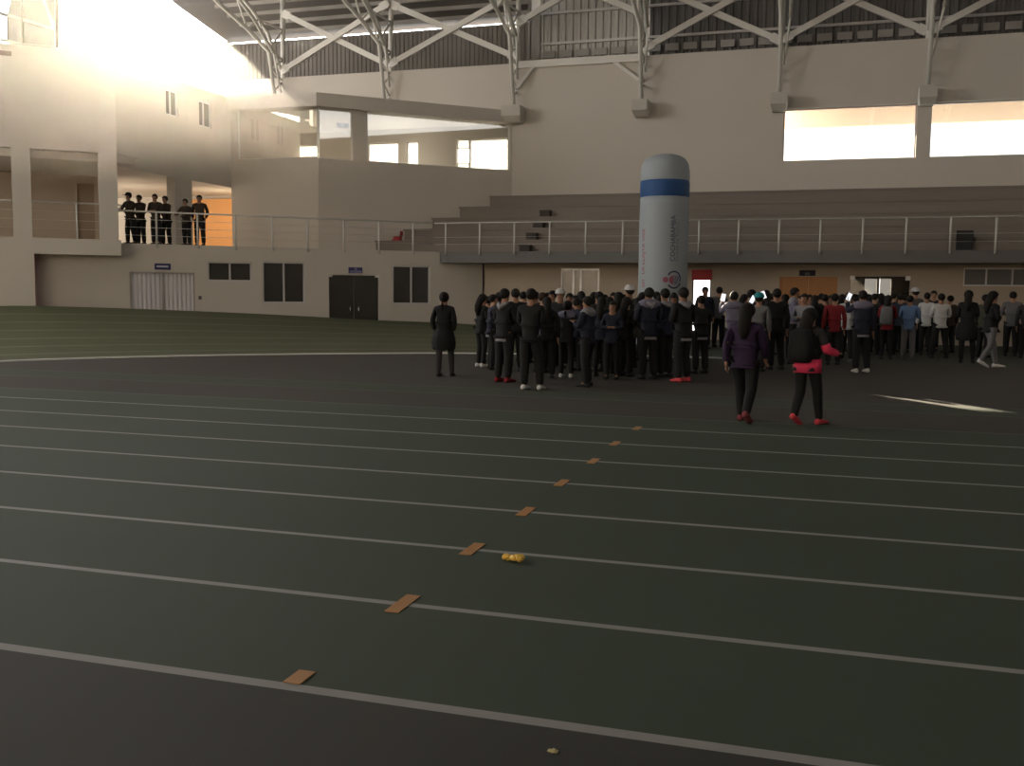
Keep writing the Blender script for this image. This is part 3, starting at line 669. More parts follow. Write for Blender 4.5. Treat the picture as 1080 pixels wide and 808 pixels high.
# ------------------------------------------------------------------ end walls behind the camera and to the sides
wall('wall_right', Line((XR, YM), -90), 0, YM - YB, 0, 15, .3, [], M_FAR)
wall('wall_back', Line((XR, YB), 180), 0, XR - XL_, 0, 14, .3, [[30, 54, 8, 12]], M_FAR)
wall('wall_left', Line((XL_, YB), 90), 0, 40, 0, 14, .3, [[8, 36, 6, 13]], M_WALL)
for nm, x0, x1, y0, y1, z in (('window_24', -35.6, -28.5, 44.28, 44.32, (10.6, 14.0)),):
    b = MB(); b.box(x0, x1, y0, y1, *z); structure(b.build(nm, frosted('translucent_sheeting', (.26, .255, .24))), 'white translucent sheeting added at the upper left to block direct sun')  # added across the opening to keep sunbeams off the near floor
b = MB(); b.box(XR - 54, XR - 30, YB - .12, YB - .1, 8, 12); structure(b.build('window_25', M_FROST))

# ------------------------------------------------------------------ trusses
colx = [-23.2, -17.95, -12.2, -6.9, -1.6, 3.65, 8.9, 14.2]
LB_ = 0
for i, X in enumerate(colx):
    root = empty('roof_truss', (X, 40.0, 9.2)); o3 = Vector((X, 40.0, 9.2))
    lab = ['white lattice roof truss nearest the bright opening at the left', 'white lattice roof truss rising behind the glazed room', 'white lattice roof truss on the concrete corbel at the end of the glazed room',
           'white roof truss column right above the inflatable column', 'white roof truss column just left of the bright high window', 'white roof truss column on the pier between the bright high windows',
           'white roof truss beyond the right edge', 'white roof truss beyond the right edge, farther'][i]
    tag(root, lab, 'roof truss', 'white steel roof trusses')
    P = lambda y, z, dx=0: Vector((X + dx, y, z)) - o3
    zb = 9.35
    f = MB()
    inner_c = [(39.75, zb), (39.1, 12.0), (37.4, 12.55), (35.65, 12.95), (31, 14.2), (24, 16.2), (14, 17.2), (4, 16.2), (-3, 14.2)]
    mid_c = [(40.15, 11.4), (39.0, 12.8), (37.77, 13.45), (35, 14.4), (31, 15.3), (24, 17.2), (14, 18.2), (4, 17.2), (-3, 15.2)]
    f = MB(); f.tube([P(y, z) for y, z in inner_c], .085, 8); f.build('lower_chord', M_TRUSS, root)
    f = MB(); f.tube([P(40.25, zb), P(40.3, 11.4), P(40.35, 14.6)], .115, 8); f.build('column', M_TRUSS, root)
    f = MB(); f.tube([P(y, z) for y, z in mid_c], .08, 8); f.build('upper_chord', M_TRUSS, root)
    f = MB(); f.tube([P(38.9, 11.9, .35), P(37.2, 12.9, .4), P(34, 14.4, .4), (P(30, 15.3, .4))], .07, 8); f.tube([P(39.9, 10.4, .12), P(38.9, 11.9, .35)], .045, 6); f.build('side_chord', M_TRUSS, root)
    def ip(t):      # along inner chord by y
        y = t
        for (y0, z0), (y1, z1) in zip(inner_c, inner_c[1:]):
            if y1 <= y <= y0: return z1 + (z0 - z1) * (y - y1) / (y0 - y1)
    def mp_(t):
        for (y0, z0), (y1, z1) in zip(mid_c, mid_c[1:]):
            if y1 <= t <= y0: return z1 + (z0 - z1) * (t - y1) / (y0 - y1)
    nodes = [39.0, 38.3, 37.4, 36.4, 35.2, 33.8, 32.2, 30.4, 28.4, 26.2, 24, 21.5, 19, 16.5, 14]
    col_l = [(39.67, 9.65), (40.26, 10.0), (39.55, 10.45), (40.28, 10.95), (39.28, 11.3), (40.3, 11.9), (39.1, 12.1), (40.32, 13.2), (38.3, 13.15)]
    zz = [P(*c) for c in col_l]
    for k, (a, c) in enumerate(zip(zz, zz[1:])):
        f = MB(); f.tube([a, c], .045, 6); f.build('lattice_bar', M_TRUSS, root)
    for k, (a, c) in enumerate(zip(nodes, nodes[1:])):
        pa, pc = (P(a, ip(a)), P(c, mp_(c))) if k % 2 == 0 else (P(a, mp_(a)), P(c, ip(c)))
        f = MB(); f.tube([pa, pc], .045, 6); f.build('lattice_bar', M_TRUSS, root)
    # corbel
    cbm = MB(); cw = .45 if i == 2 else .34
    cw *= .9; cbm.box(-cw, cw, -.66, .149, -.36, .06)
    cbm.hexa([(-cw * .8, -.35, -.56), (cw * .8, -.35, -.56), (cw * .8, .149, -.56), (-cw * .8, .149, -.56), (-cw, -.66, -.36), (cw, -.66, -.36), (cw, .149, -.36), (-cw, .149, -.36)])
    if i >= 2: cbm.build('corbel', M_CORB, root)
# braces between trusses
def brace(i, j, za, zb_, label, y=40.2):
    o3 = Vector((colx[i], y, za)); root = empty('brace_beam', o3)
    b = MB(); b.beam((0, 0, 0), Vector((colx[j], y, zb_)) - o3, .13, .23); b.build('bar', M_TRUSS, root)
    g = MB(); e = Vector((colx[j], y, zb_)) - o3; d = e.normalized()
    for c in (d * .25, e - d * .25): g.beam(c - d * .18, c + d * .18, .15, .34)
    g.build('gusset', M_TRUSS, root)
    tag(root, label, 'brace', 'white diagonal braces between the trusses')
bayn = ['leftmost bay, above the glazed room', 'bay above the right half of the glazed room', 'central bay over the horizontal white beam', 'bay right of the central trusses', 'bay above the bright high window', 'bay at the right edge of the photo', 'bay beyond the right edge']
for i in range(7):
    lo, hi = (12.7, 15.2) if i == 2 else (11.35, 13.95)
    brace(i, i + 1, lo, hi, 'white diagonal brace rising to the right in the ' + bayn[i], 40.12)
    brace(i, i + 1, hi, lo, 'white diagonal brace falling to the right in the ' + bayn[i], 40.3)
hb = empty('tie_beam', (-12.2, 40.05, 11.0)); tag(hb, 'white horizontal beam with two knee braces along the top of the wall', 'beam')
b = MB(); b.box(0, 5.3, -.1, .1, -.14, .14); b.build('bar', M_TRUSS, hb)
for p, q in (((545, 93), (566, 66)), ((645, 63), (674, 85))):
    a, c = yp(*p, 40.05), yp(*q, 40.05); b = MB(); b.beam(a - hb.location, c - hb.location, .10, .14); b.build('knee_brace', M_TRUSS, hb)

# ------------------------------------------------------------------ inflatable column
tw = empty('inflatable_column', (-4.42, 29.9, 0)); tag(tw, 'tall white inflatable advertising column with blue band and vertical lettering', 'inflatable column')
TR = .745
def trad(z): return TR * (1.02 - .012 * z + .012 * math.sin(z * 2.2))
prof = [(TR * 1.0, 0), (TR * 1.04, .06)] + [(trad(z / 4), z / 4) for z in range(1, 19)]
b = MB(); b.lathe((0, 0, 0), prof, 40); b.build('tube', M_INFL, tw)
z0b = 4.50
b = MB(); b.lathe((0, 0, 0), [(trad(4.5) + .002, 4.50), (TR * .985, 4.58), (TR * .985, 4.88), (TR * .97, 4.98)], 40); b.build('blue_band', M_BLUE, tw)
b = MB(); b.lathe((0, 0, 0), [(TR * .96, 4.96), (TR * .985, 5.04), (TR * .975, 5.28), (TR * .92, 5.48), (TR * .80, 5.62), (TR * .60, 5.71), (TR * .35, 5.76), (.02, 5.78)], 40); b.build('domed_cap', M_INFL, tw)
b = MB(); b.lathe((0, 0, -.0), [(TR * 1.02, 0), (TR * 1.12, .0), (TR * 1.12, .10), (TR * 1.02, .12)], 40); b.build('base_ring', M_BLK, tw)
def wrap(o_mesh_verts, ang0, zc):      # flat x (around), y (up) -> cylinder surface
    for v in o_mesh_verts:
        x, y = v.co.x, v.co.y; z = zc + y; r = trad(z) + .006 + v.co.z * .0
        a = ang0 + x / r; v.co = Vector((r * cos(a), r * sin(a), z))
TO_CAM = math.atan2(-29.9, 4.35)       # bearing from the column to the camera
def vtext(name, body, size, ang, z0, m, sx=1.0):
    c = bpy.data.curves.new(name, 'FONT'); c.body = body; c.size = size; c.resolution_u = 2
    t = bpy.data.objects.new(name, c); COL.objects.link(t); bpy.context.view_layer.update()
    me = bpy.data.meshes.new_from_object(t.evaluated_get(bpy.context.evaluated_depsgraph_get())); bpy.data.objects.remove(t)
    bm = bmesh.new(); bm.from_mesh(me); bmesh.ops.triangulate(bm, faces=bm.faces)
    bmesh.ops.subdivide_edges(bm, edges=[e for e in bm.edges if e.calc_length() > size * .5], cuts=1); bm.to_mesh(me); bm.free()
    for v in me.vertices: x, y = v.co.x * sx, v.co.y; v.co = Vector((-y, x, 0))   # reads bottom to top
    wrap(me.vertices, ang, z0); me.materials.append(m)
    for p in me.polygons: pass
    o = bpy.data.objects.new(name, me); COL.objects.link(o); o.parent = tw; return o
M_TXD = mat('print_navy', (.045, .045, .10)); M_TXR = mat('print_red', (.34, .05, .06)); M_TXP = mat('print_mauve', (.16, .13, .22)); M_TXK = mat('print_rose', (.32, .10, .14))
def zt(py): return CAM_H + (309.5 - py) * .0287
vtext('lettering', 'COCHABAMBA', .21, TO_CAM + radians(27), zt(277), M_TXD, .93)
vtext('lettering', 'CIUDAD DE TODOS', .13, TO_CAM + radians(36), zt(277), M_TXP, .98)
vtext('lettering', 'LA LLAJTA VIVE', .18, TO_CAM - radians(48), zt(290), M_TXR, 1.1)
vtext('lettering', 'GM', .17, TO_CAM - radians(46), zt(304), M_TXR, 1.0)
def flatprint(name, polys, ang, zc, m):
    bm = bmesh.new()
    for poly in polys: bm.faces.new([bm.verts.new((x, y, 0)) for x, y in poly])
    bmesh.ops.triangulate(bm, faces=bm.faces)
    me = bpy.data.meshes.new(name); bm.to_mesh(me); bm.free(); wrap(me.vertices, ang, zc); me.materials.append(m)
    o = bpy.data.objects.new(name, me); COL.objects.link(o); o.parent = tw; return o
EA, EZ = TO_CAM + radians(25), zt(295.5)
def arc(r0, r1, a0, a1, n=14, cx=0, cy=0, ky=1):
    return [[(cx + r * cos(a) , cy + r * sin(a) * ky) for r, a in ((r0, x0), (r1, x0), (r1, x1), (r0, x1))] for x0, x1 in [(radians(a0 + (a1 - a0) * i / n), radians(a0 + (a1 - a0) * (i + 1) / n)) for i in range(n)]]
flatprint('emblem', arc(.19, .235, -20, 150, cx=.02, cy=.03) + arc(.19, .235, 215, 345, cx=.02, cy=-.03), EA, EZ, M_TXD)
flatprint('emblem', arc(0.001, .085, 0, 360, cx=-.24) + arc(.001, .13, 90, 270, cx=-.01), EA, EZ, M_TXK)
flatprint('emblem', [[(x, -.12 + abs(x - .06) * .3), (x + .03, -.12 + abs(x - .03) * .3), (x + .10, .11), (x + .07, .11)] for x in (-.05, 0, .05, .10)], EA, EZ, M_TXP)
flatprint('emblem', arc(.13, .15, -90, 90, cx=.0, ky=1), EA, EZ, M_TXP)

# ------------------------------------------------------------------ haze volume, added to spread the glare of the opening
hz_ = MB(); hz_.box(-33.9, 23.9, -15.9, 44.2, 2.6, 18.0)
ho = hz_.build('haze', None) if False else None
hm = bpy.data.materials.new('glare_haze'); hm.use_nodes = True; t = hm.node_tree; t.nodes.clear()
o_ = t.nodes.new('ShaderNodeOutputMaterial'); vs_ = t.nodes.new('ShaderNodeVolumeScatter'); vs_.inputs['Color'].default_value = (1, .93, .84, 1)
vs_.inputs['Density'].default_value = HAZE; vs_.inputs['Anisotropy'].default_value = .86; t.links.new(vs_.outputs[0], o_.inputs['Volume'])
ho = hz_.build('haze', hm); ho['kind'] = 'stuff'; ho['label'] = 'thin haze added in the air of the hall to carry the glow'

# ------------------------------------------------------------------ people
def skinmesh(name, joints, edges, root, sub=2, post=None):
    """Grow one continuous surface over a jointed skeleton: joints {key: (xyz, radius)}."""
    keys = list(joints); idx = {k: i for i, k in enumerate(keys)}
    me = bpy.data.meshes.new(name); me.from_pydata([joints[k][0] for k in keys], [(idx[a], idx[b]) for a, b in edges], [])
    o = bpy.data.objects.new(name, me); COL.objects.link(o)
    md = o.modifiers.new('skin', 'SKIN'); md.use_smooth_shade = True; md.branch_smoothing = .3
    for k, i in idx.items():
        r = joints[k][1]; me.skin_vertices[0].data[i].radius = (r, r) if not isinstance(r, tuple) else r
        me.skin_vertices[0].data[i].use_root = (k == root)
    sd = o.modifiers.new('sub', 'SUBSURF'); sd.levels = sub; sd.render_levels = sub
    bpy.context.view_layer.update()
    m2 = bpy.data.meshes.new_from_object(o.evaluated_get(bpy.context.evaluated_depsgraph_get()))
    bpy.data.objects.remove(o); bpy.data.meshes.remove(me)
    if post: post(m2)
    for p in m2.polygons: p.use_smooth = True
    m2.name = name; return m2

def lim(a, b, f): return tuple(x + (y - x) * f for x, y in zip(a, b))
# arm poses: elbow, wrist, hand direction for (right, left); local frame: front = -Y, height 1.70
ARMS = {
    'down':   [((.235, .03, 1.10), (.245, -.03, .86), (0, -.02, -1))] * 2,
    'pocket': [((.255, .06, 1.12), (.21, -.05, .93), (-.3, -.4, -.8))] * 2,
    'folded': [((.24, -.02, 1.12), (.06, -.20, 1.14), (-1, -.1, .1))] * 2,
    'phone':  [((.235, -.05, 1.13), (.10, -.28, 1.32), (-.3, -.6, .7)), ((.235, .03, 1.10), (.245, -.03, .86), (0, -.02, -1))],
    'both':   [((.235, -.06, 1.13), (.09, -.27, 1.22), (-.4, -.8, .3))] * 2,
    'behind': [((.25, .10, 1.12), (.10, .17, .95), (-1, 0, -.2))] * 2,
    'lean':   [((.26, -.16, 1.16), (.20, -.36, 1.10), (-.5, -.7, -.1))] * 2,
    'walk':   [((.24, .10, 1.12), (.25, .07, .87), (0, -.25, -1)), ((.24, -.06, 1.11), (.22, -.22, .93), (0, -.5, -.8))],
    'raise':  [((.25, -.16, 1.27), (.23, -.26, 1.47), (0, -.2, 1)), ((.235, .03, 1.10), (.245, -.03, .86), (0, -.02, -1))],
    'out':    [((.24, .05, 1.12), (.22, .02, .88), (0, 0, -1)), ((.25, -.03, 1.12), (.27, -.27, 1.06), (.1, -1, 0))],
}
LEGS = {   # knee, ankle for (right, left)
    'stand': [((.105, -.015, .48), (.115, .02, .085))] * 2,
    'wide':  [((.15, -.02, .48), (.19, .02, .085))] * 2,
    'rest':  [((.10, -.01, .48), (.10, .03, .085)), ((.13, -.10, .49), (.16, -.05, .085))],
    'walk':  [((.09, -.13, .50), (.09, -.20, .09)), ((.10, .05, .47), (.10, .27, .17))],
    'walk2': [((.09, .02, .47), (.08, .20, .14)), ((.10, -.10, .49), (.11, -.16, .085))],
}
def skeleton(arm, leg, kind, female=False, lean=0.0):
    """kind: body, top, trousers; the garments reuse the body's joints with a wider radius."""
    J, E = {}, []
    sh = .165 if female else .185; hp = .098 if female else .088
    waist = .092 if female else .108; fl_ = lambda y, z: y - lean * max(0, z - .95)
    def pt(x, y, z): return (x, fl_(y, z), z)
    if kind in ('body', 'top'):
        g = 0 if kind == 'body' else .030
        J['pelvis'] = (pt(0, .01, .96), (.128 if female else .118) + g * .9)
        if kind == 'top': J['hem'] = (pt(0, .01, .85), .152); J['hem2'] = (pt(0, .01, .77), .155); E += [('pelvis', 'hem'), ('hem', 'hem2')]; waist = max(waist, .118)
        J['belly'] = (pt(0, 0, 1.08), waist + g * 1.4); J['chest'] = (pt(0, .005, 1.25), (.118 if female else .132) + g); J['upper'] = (pt(0, .01, 1.37), .098 + g * .9)
        E += [('pelvis', 'belly'), ('belly', 'chest'), ('chest', 'upper')]
        if kind == 'body':
            J['neck'] = (pt(0, .005, 1.455), .055); J['jaw'] = (pt(0, -.012, 1.525), .066); J['skull'] = (pt(0, .0, 1.60), .092); J['crown'] = (pt(0, .01, 1.66), .066)
            E += [('upper', 'neck'), ('neck', 'jaw'), ('jaw', 'skull'), ('skull', 'crown')]
        else:
            J['collar'] = (pt(0, .012, 1.475), .066); E += [('upper', 'collar')]
        for s, (el, wr, hd) in zip((1, -1), ARMS[arm]):
            t = 'R' if s > 0 else 'L'
            el = pt(el[0] * s * sh / .185, el[1], el[2]); wr = pt(wr[0] * s * sh / .185, wr[1], wr[2])
            J['sh' + t] = (pt(s * sh, .01, 1.375), .056 + g * .75); J['el' + t] = (el, .040 + g * .75)
            E += [('upper', 'sh' + t), ('sh' + t, 'el' + t)]
            h = Vector((hd[0] * s, hd[1], hd[2])).normalized(); wv = Vector(wr)
            if kind == 'top':
                J['wr' + t] = (tuple(wv - h * .0), .032 + g * .6); E.append(('el' + t, 'wr' + t)); continue
            J['wr' + t] = (wr, .027); palm = wv + h * .055; J['pa' + t] = (tuple(palm), .030); E += [('el' + t, 'wr' + t), ('wr' + t, 'pa' + t)]
            side = h.cross(Vector((0, 1, 0)) if abs(h.y) < .8 else Vector((1, 0, 0))).normalized(); bend = side.cross(h).normalized()
            side, bend = bend, side
            for q, (o_, ln) in enumerate(((-.026, .068), (-.009, .078), (.009, .073), (.026, .058))):
                a = palm + h * .028 + side * o_; m_ = a + h * ln * .5 - bend * .006; e_ = a + h * ln - bend * .022
                J[f'f{q}{t}'] = (tuple(a), .0095); J[f'g{q}{t}'] = (tuple(m_), .0085); J[f'h{q}{t}'] = (tuple(e_), .0075)
                E += [('pa' + t, f'f{q}{t}'), (f'f{q}{t}', f'g{q}{t}'), (f'g{q}{t}', f'h{q}{t}')]
            a = palm - h * .012 + side * -.036; J['th' + t] = (tuple(a), .011); J['ti' + t] = (tuple(a + h * .045 - side * .022), .009); E += [('pa' + t, 'th' + t), ('th' + t, 'ti' + t)]
    if kind in ('body', 'trousers'):
        g = 0 if kind == 'body' else (.014 if female else .028)
        if kind == 'trousers': J['pelvis'] = (pt(0, .01, .97), (.128 if female else .118) + g * .6)
        for s, (kn, an) in zip((1, -1), LEGS[leg]):
            t = 'R' if s > 0 else 'L'
            J['hip' + t] = ((s * hp, .01, .86), .088 + g); J['kn' + t] = ((kn[0] * s, kn[1], kn[2]), .057 + g * 1.1); J['cf' + t] = (lim((kn[0] * s, kn[1] + .02, kn[2]), (an[0] * s, an[1], an[2]), .35), .055 + g)
            J['an' + t] = ((an[0] * s, an[1], an[2] - (.025 if kind == 'trousers' else 0)), .036 + g * 1.2)
            E += [('pelvis', 'hip' + t), ('hip' + t, 'kn' + t), ('kn' + t, 'cf' + t), ('cf' + t, 'an' + t)]
            if kind == 'body': J['ft' + t] = ((an[0] * s, an[1] - .11, max(.04, an[2] - .05)), .03); E.append(('an' + t, 'ft' + t))
    return J, E
def flatten_torso(me):
    top = max(v.co.z for v in me.vertices) < 1.6 and min(v.co.z for v in me.vertices) > .3
    for v in me.vertices:
        if top and abs(v.co.x) < .2 and v.co.z < .80 and v.co.y > -.2: v.co.z = .795 + .1 * (v.co.z - .80)
        if .80 < v.co.z < 1.46 and abs(v.co.x) < .19:
            k = 1 - .18 * max(0, 1 - abs(v.co.z - 1.15) / .4); v.co.y *= k
            v.co.x *= 1 + .10 * max(0, 1 - abs(v.co.z - 1.22) / .3)
SKIN = [mat('skin_brown', (.28, .15, .095), .6), mat('skin_tan', (.35, .20, .13), .6)]
M_EYE = mat('eye_dark', (.02, .015, .012), .3); M_LIP = mat('lips', (.25, .09, .075), .5)
def body_post(me):
    flatten_torso(me)
    for v in me.vertices:      # face: brow, nose, chin, eye sockets, ears
        x, y, z = v.co
        if z > 1.48 and y < .02:
            fy = -y
            if abs(x) < .022 and 1.545 < z < 1.60 and fy > .06: v.co.y -= .024 * (1 - abs(x) / .03) * (1.0 if z < 1.575 else .5)
            if abs(x) < .03 and 1.49 < z < 1.515 and fy > .03: v.co.y -= .008
            if .018 < abs(x) < .045 and 1.578 < z < 1.61 and fy > .05: v.co.y += .008
        if z > 1.48 and abs(x) > .068 and 1.55 < z < 1.61 and -.02 < y < .03: v.co.x += .014 * (1 if x > 0 else -1)
    me.materials.clear()
    for m in (None, M_EYE, M_LIP): me.materials.append(m)
    for p in me.polygons:
        c = p.center; p.material_index = 0
        if c.y < -.05 and c.z > 1.5:
            if abs(abs(c.x) - .032) < .013 and abs(c.z - 1.594) < .008: p.material_index = 1
            if abs(c.x) < .024 and abs(c.z - 1.531) < .007: p.material_index = 2
CACHE = {}
def get(kind, arm, leg, female, lean):
    key = (kind, arm if kind != 'trousers' else '', leg if kind != 'top' else '', female, lean)
    if key not in CACHE:
        J, E = skeleton(arm, leg, kind, female, lean)
        m = skinmesh(kind, J, E, 'pelvis', 2 if kind == 'body' else 2, body_post if kind == 'body' else flatten_torso)
        if kind != 'body': m.materials.clear(); m.materials.append(None)
        CACHE[key] = m
    return CACHE[key]
def hair_mesh(style, lean):
    key = ('hair', style, lean)
    if key in CACHE: return CACHE[key]
    bm = bmesh.new(); dy = -lean * .62
    r = bmesh.ops.create_uvsphere(bm, u_segments=20, v_segments=14, radius=1)
    big = 1.10 if style in ('long', 'pony', 'bun', 'cap') else 1.0
    kill = []
    for v in r['verts']:
        x, y, z = v.co; v.co = Vector((x * .094 * big, y * .108 * big + .012 + dy, z * .102 * big + 1.618))
        lowz = 1.632 if v.co.y - dy < -.035 else (1.585 if v.co.y - dy < .0 else (1.50 if style != 'short' else 1.530))
        if v.co.z < lowz: v.co.z = lowz if v.co.z > lowz - .05 else v.co.z
        if v.co.z < lowz - .005: kill.append(v)
    bmesh.ops.delete(bm, geom=kill, context='VERTS')
    for e in [e for e in bm.edges if e.is_boundary]: pass
    b = MB()
    if style == 'long': b.tube([(0, .05 + dy, 1.64), (0, .085 + dy, 1.55), (0, .11, 1.44), (0, .125, 1.33), (0, .12, 1.22)], .06, 12, rs=[.075, .085, .085, .07, .03])
    if style == 'pony': b.tube([(0, .09 + dy, 1.66), (0, .15 + dy, 1.66), (0, .17, 1.58), (0, .16, 1.46), (0, .15, 1.34)], .03, 10, rs=[.022, .035, .038, .03, .01])
    if style == 'bun': b.tube([(0, .08 + dy, 1.68), (0, .12 + dy, 1.70), (0, .16 + dy, 1.71)], .04, 10, rs=[.02, .045, .02])
    me = bpy.data.meshes.new('hair'); bm.to_mesh(me); bm.free()
    if b.v:
        bm = bmesh.new(); bm.from_mesh(me); vs = [bm.verts.new(v) for v in b.v]
        for f in b.f:
            try: bm.faces.new([vs[i] for i in f])
            except ValueError: pass
        bm.to_mesh(me); bm.free()
    for p in me.polygons: p.use_smooth = True
    me.materials.append(None); CACHE[key] = me; return me
def small(name, fn):
    if name not in CACHE:
        b = MB(); fn(b); me = bpy.data.meshes.new(name); me.from_pydata(b.v, [], b.f)
        bm = bmesh.new(); bm.from_mesh(me); bmesh.ops.remove_doubles(bm, verts=bm.verts, dist=1e-5); bmesh.ops.recalc_face_normals(bm, faces=bm.faces); bm.to_mesh(me); bm.free()
        for p in me.polygons: p.use_smooth = True
        me.materials.append(None); CACHE[name] = me
    return CACHE[name]
def shoe_fn(b):
    secs = [(.065, .030, .075), (.03, .038, .085), (-.03, .040, .075), (-.10, .045, .055), (-.16, .042, .045), (-.195, .020, .028)]
    n = 10; vs = []
    for y, w_, h in secs:
        for k in range(n):
            a = 2 * pi * k / n; vs.append((w_ * cos(a), y, max(.0, h * .5 + h * .5 * sin(a))))
    b.add(vs, [(i * n + k, i * n + (k + 1) % n, (i + 1) * n + (k + 1) % n, (i + 1) * n + k) for i in range(len(secs) - 1) for k in range(n)] + [tuple(range(n)), tuple(range(len(vs) - n, len(vs)))])
def hood_fn(b): b.tube([(-.085, -.02, 1.445), (-.10, .05, 1.45), (-.06, .10, 1.42), (0, .135, 1.37), (.06, .10, 1.42), (.10, .05, 1.45), (.085, -.02, 1.445)], .03, 8, rs=[.015, .03, .042, .055, .042, .03, .015])
def yoke_fn(b):   # pale shoulder panel of a track jacket
    b.tube([(-.19, .01, 1.385), (-.10, .02, 1.40), (0, .03, 1.40), (.10, .02, 1.40), (.19, .01, 1.385)], .07, 10, rs=[.074, .103, .108, .103, .074])
def band_fn(b, z=.775, r=.150, h=.026):
    n = 20; vs = [(r * 1.06 * cos(2 * pi * k / n), r * .93 * sin(2 * pi * k / n) + .01, z + dz) for dz in (-h, h) for k in range(n)]
    vs += [(x * .9, y * .9, z_) for x, y, z_ in vs]
    b.add(vs, [(k, (k + 1) % n, n + (k + 1) % n, n + k) for k in range(n)] + [(2 * n + k, 2 * n + (k + 1) % n, 3 * n + (k + 1) % n, 3 * n + k) for k in range(n)] + [(n + k, n + (k + 1) % n, 3 * n + (k + 1) % n, 3 * n + k) for k in range(n)] + [(k, (k + 1) % n, 2 * n + (k + 1) % n, 2 * n + k) for k in range(n)])
def cap_fn(b):
    b.lathe((0, .012, 0), [(.112, 1.625), (.114, 1.655), (.100, 1.70), (.06, 1.735), (.01, 1.742)], 18)
    b.hexa([(-.07, -.19, 1.63), (.07, -.19, 1.63), (.085, -.06, 1.64), (-.085, -.06, 1.64), (-.07, -.19, 1.64), (.07, -.19, 1.64), (.085, -.06, 1.655), (-.085, -.06, 1.655)])
def tied_fn(b):   # jacket tied round the waist, hanging behind and at the sides
    n = 14; rows = [(.98, .15, .13), (.92, .20, .19), (.80, .235, .23), (.66, .25, .23), (.56, .23, .20)]; vs = []
    for z, rx, ry in rows:
        for k in range(n + 1):
            a = radians(-35 + 250 * k / n); vs.append((rx * cos(a) * (1 + .05 * sin(5 * a)), ry * sin(a) * (1 + .06 * cos(6 * a)), z + .03 * sin(3 * a) * (1 if z < .7 else 0)))
    vs += [(x * .93, y * .93, z) for x, y, z in vs]; m_ = n + 1; N_ = m_ * len(rows)
    fs = [(i * m_ + k, i * m_ + k + 1, (i + 1) * m_ + k + 1, (i + 1) * m_ + k) for i in range(len(rows) - 1) for k in range(n)]
    fs += [tuple(N_ + j for j in f) for f in fs]
    b.add(vs, fs)
def pack_fn(b):
    secs = [(1.42, .08, .05), (1.40, .13, .08), (1.30, .155, .10), (1.12, .165, .12), (1.0, .16, .115), (.94, .13, .08), (.93, .08, .04)]; n = 14; vs = []
    for z, rx, ry in secs:
        for k in range(n):
            a = 2 * pi * k / n; c_, s_ = cos(a), sin(a)
            vs.append((rx * math.copysign(abs(c_) ** .6, c_), .21 + ry * math.copysign(abs(s_) ** .6, s_), z))
    b.add(vs, [(i * n + k, i * n + (k + 1) % n, (i + 1) * n + (k + 1) % n, (i + 1) * n + k) for i in range(len(secs) - 1) for k in range(n)] + [tuple(range(n)), tuple(range(len(vs) - n, len(vs)))])
def strap_fn(b):
    for s in (-1, 1): b.tube([(s * .09, .14, 1.42), (s * .105, .04, 1.455), (s * .11, -.10, 1.38), (s * .12, -.15, 1.25), (s * .13, -.06, 1.08), (s * .13, .12, 1.02)], .014, 6)
CLOTH = {}
def cloth(c):
    if c not in CLOTH:
        pal = dict(black=(.010, .010, .011), navy=(.014, .017, .032), charcoal=(.028, .028, .03), grey=(.12, .12, .125), lightgrey=(.22, .22, .24), white=(.50, .50, .50), red=(.20, .014, .02), purple=(.026, .014, .042),
                   pink=(.75, .05, .13), blue=(.11, .19, .35), lilac=(.16, .15, .21), teal=(.02, .22, .26), brown=(.05, .035, .025), greytrouser=(.13, .13, .14), jeans=(.035, .045, .07), coral=(.55, .06, .08), rose=(.22, .05, .06), hair=(.010, .008, .007), hairbrown=(.035, .018, .012), shoewhite=(.62, .62, .62), shoedark=(.02, .02, .02), olive=(.05, .05, .035), maroon=(.10, .02, .025), yellow=(.4, .42, .08))
        CLOTH[c] = mat('cloth_' + c, pal[c], .8, noise=.15, scale=14)
    return CLOTH[c]
def part(name, me, parent, m, loc=(0, 0, 0), rot=0, sc=(1, 1, 1)):
    o = bpy.data.objects.new(name, me); COL.objects.link(o); o.parent = parent; o.location = loc; o.rotation_euler = (0, 0, rot); o.scale = sc
    if m is not None: o.material_slots[0].link = 'OBJECT'; o.material_slots[0].material = m
    return o
PN = 0
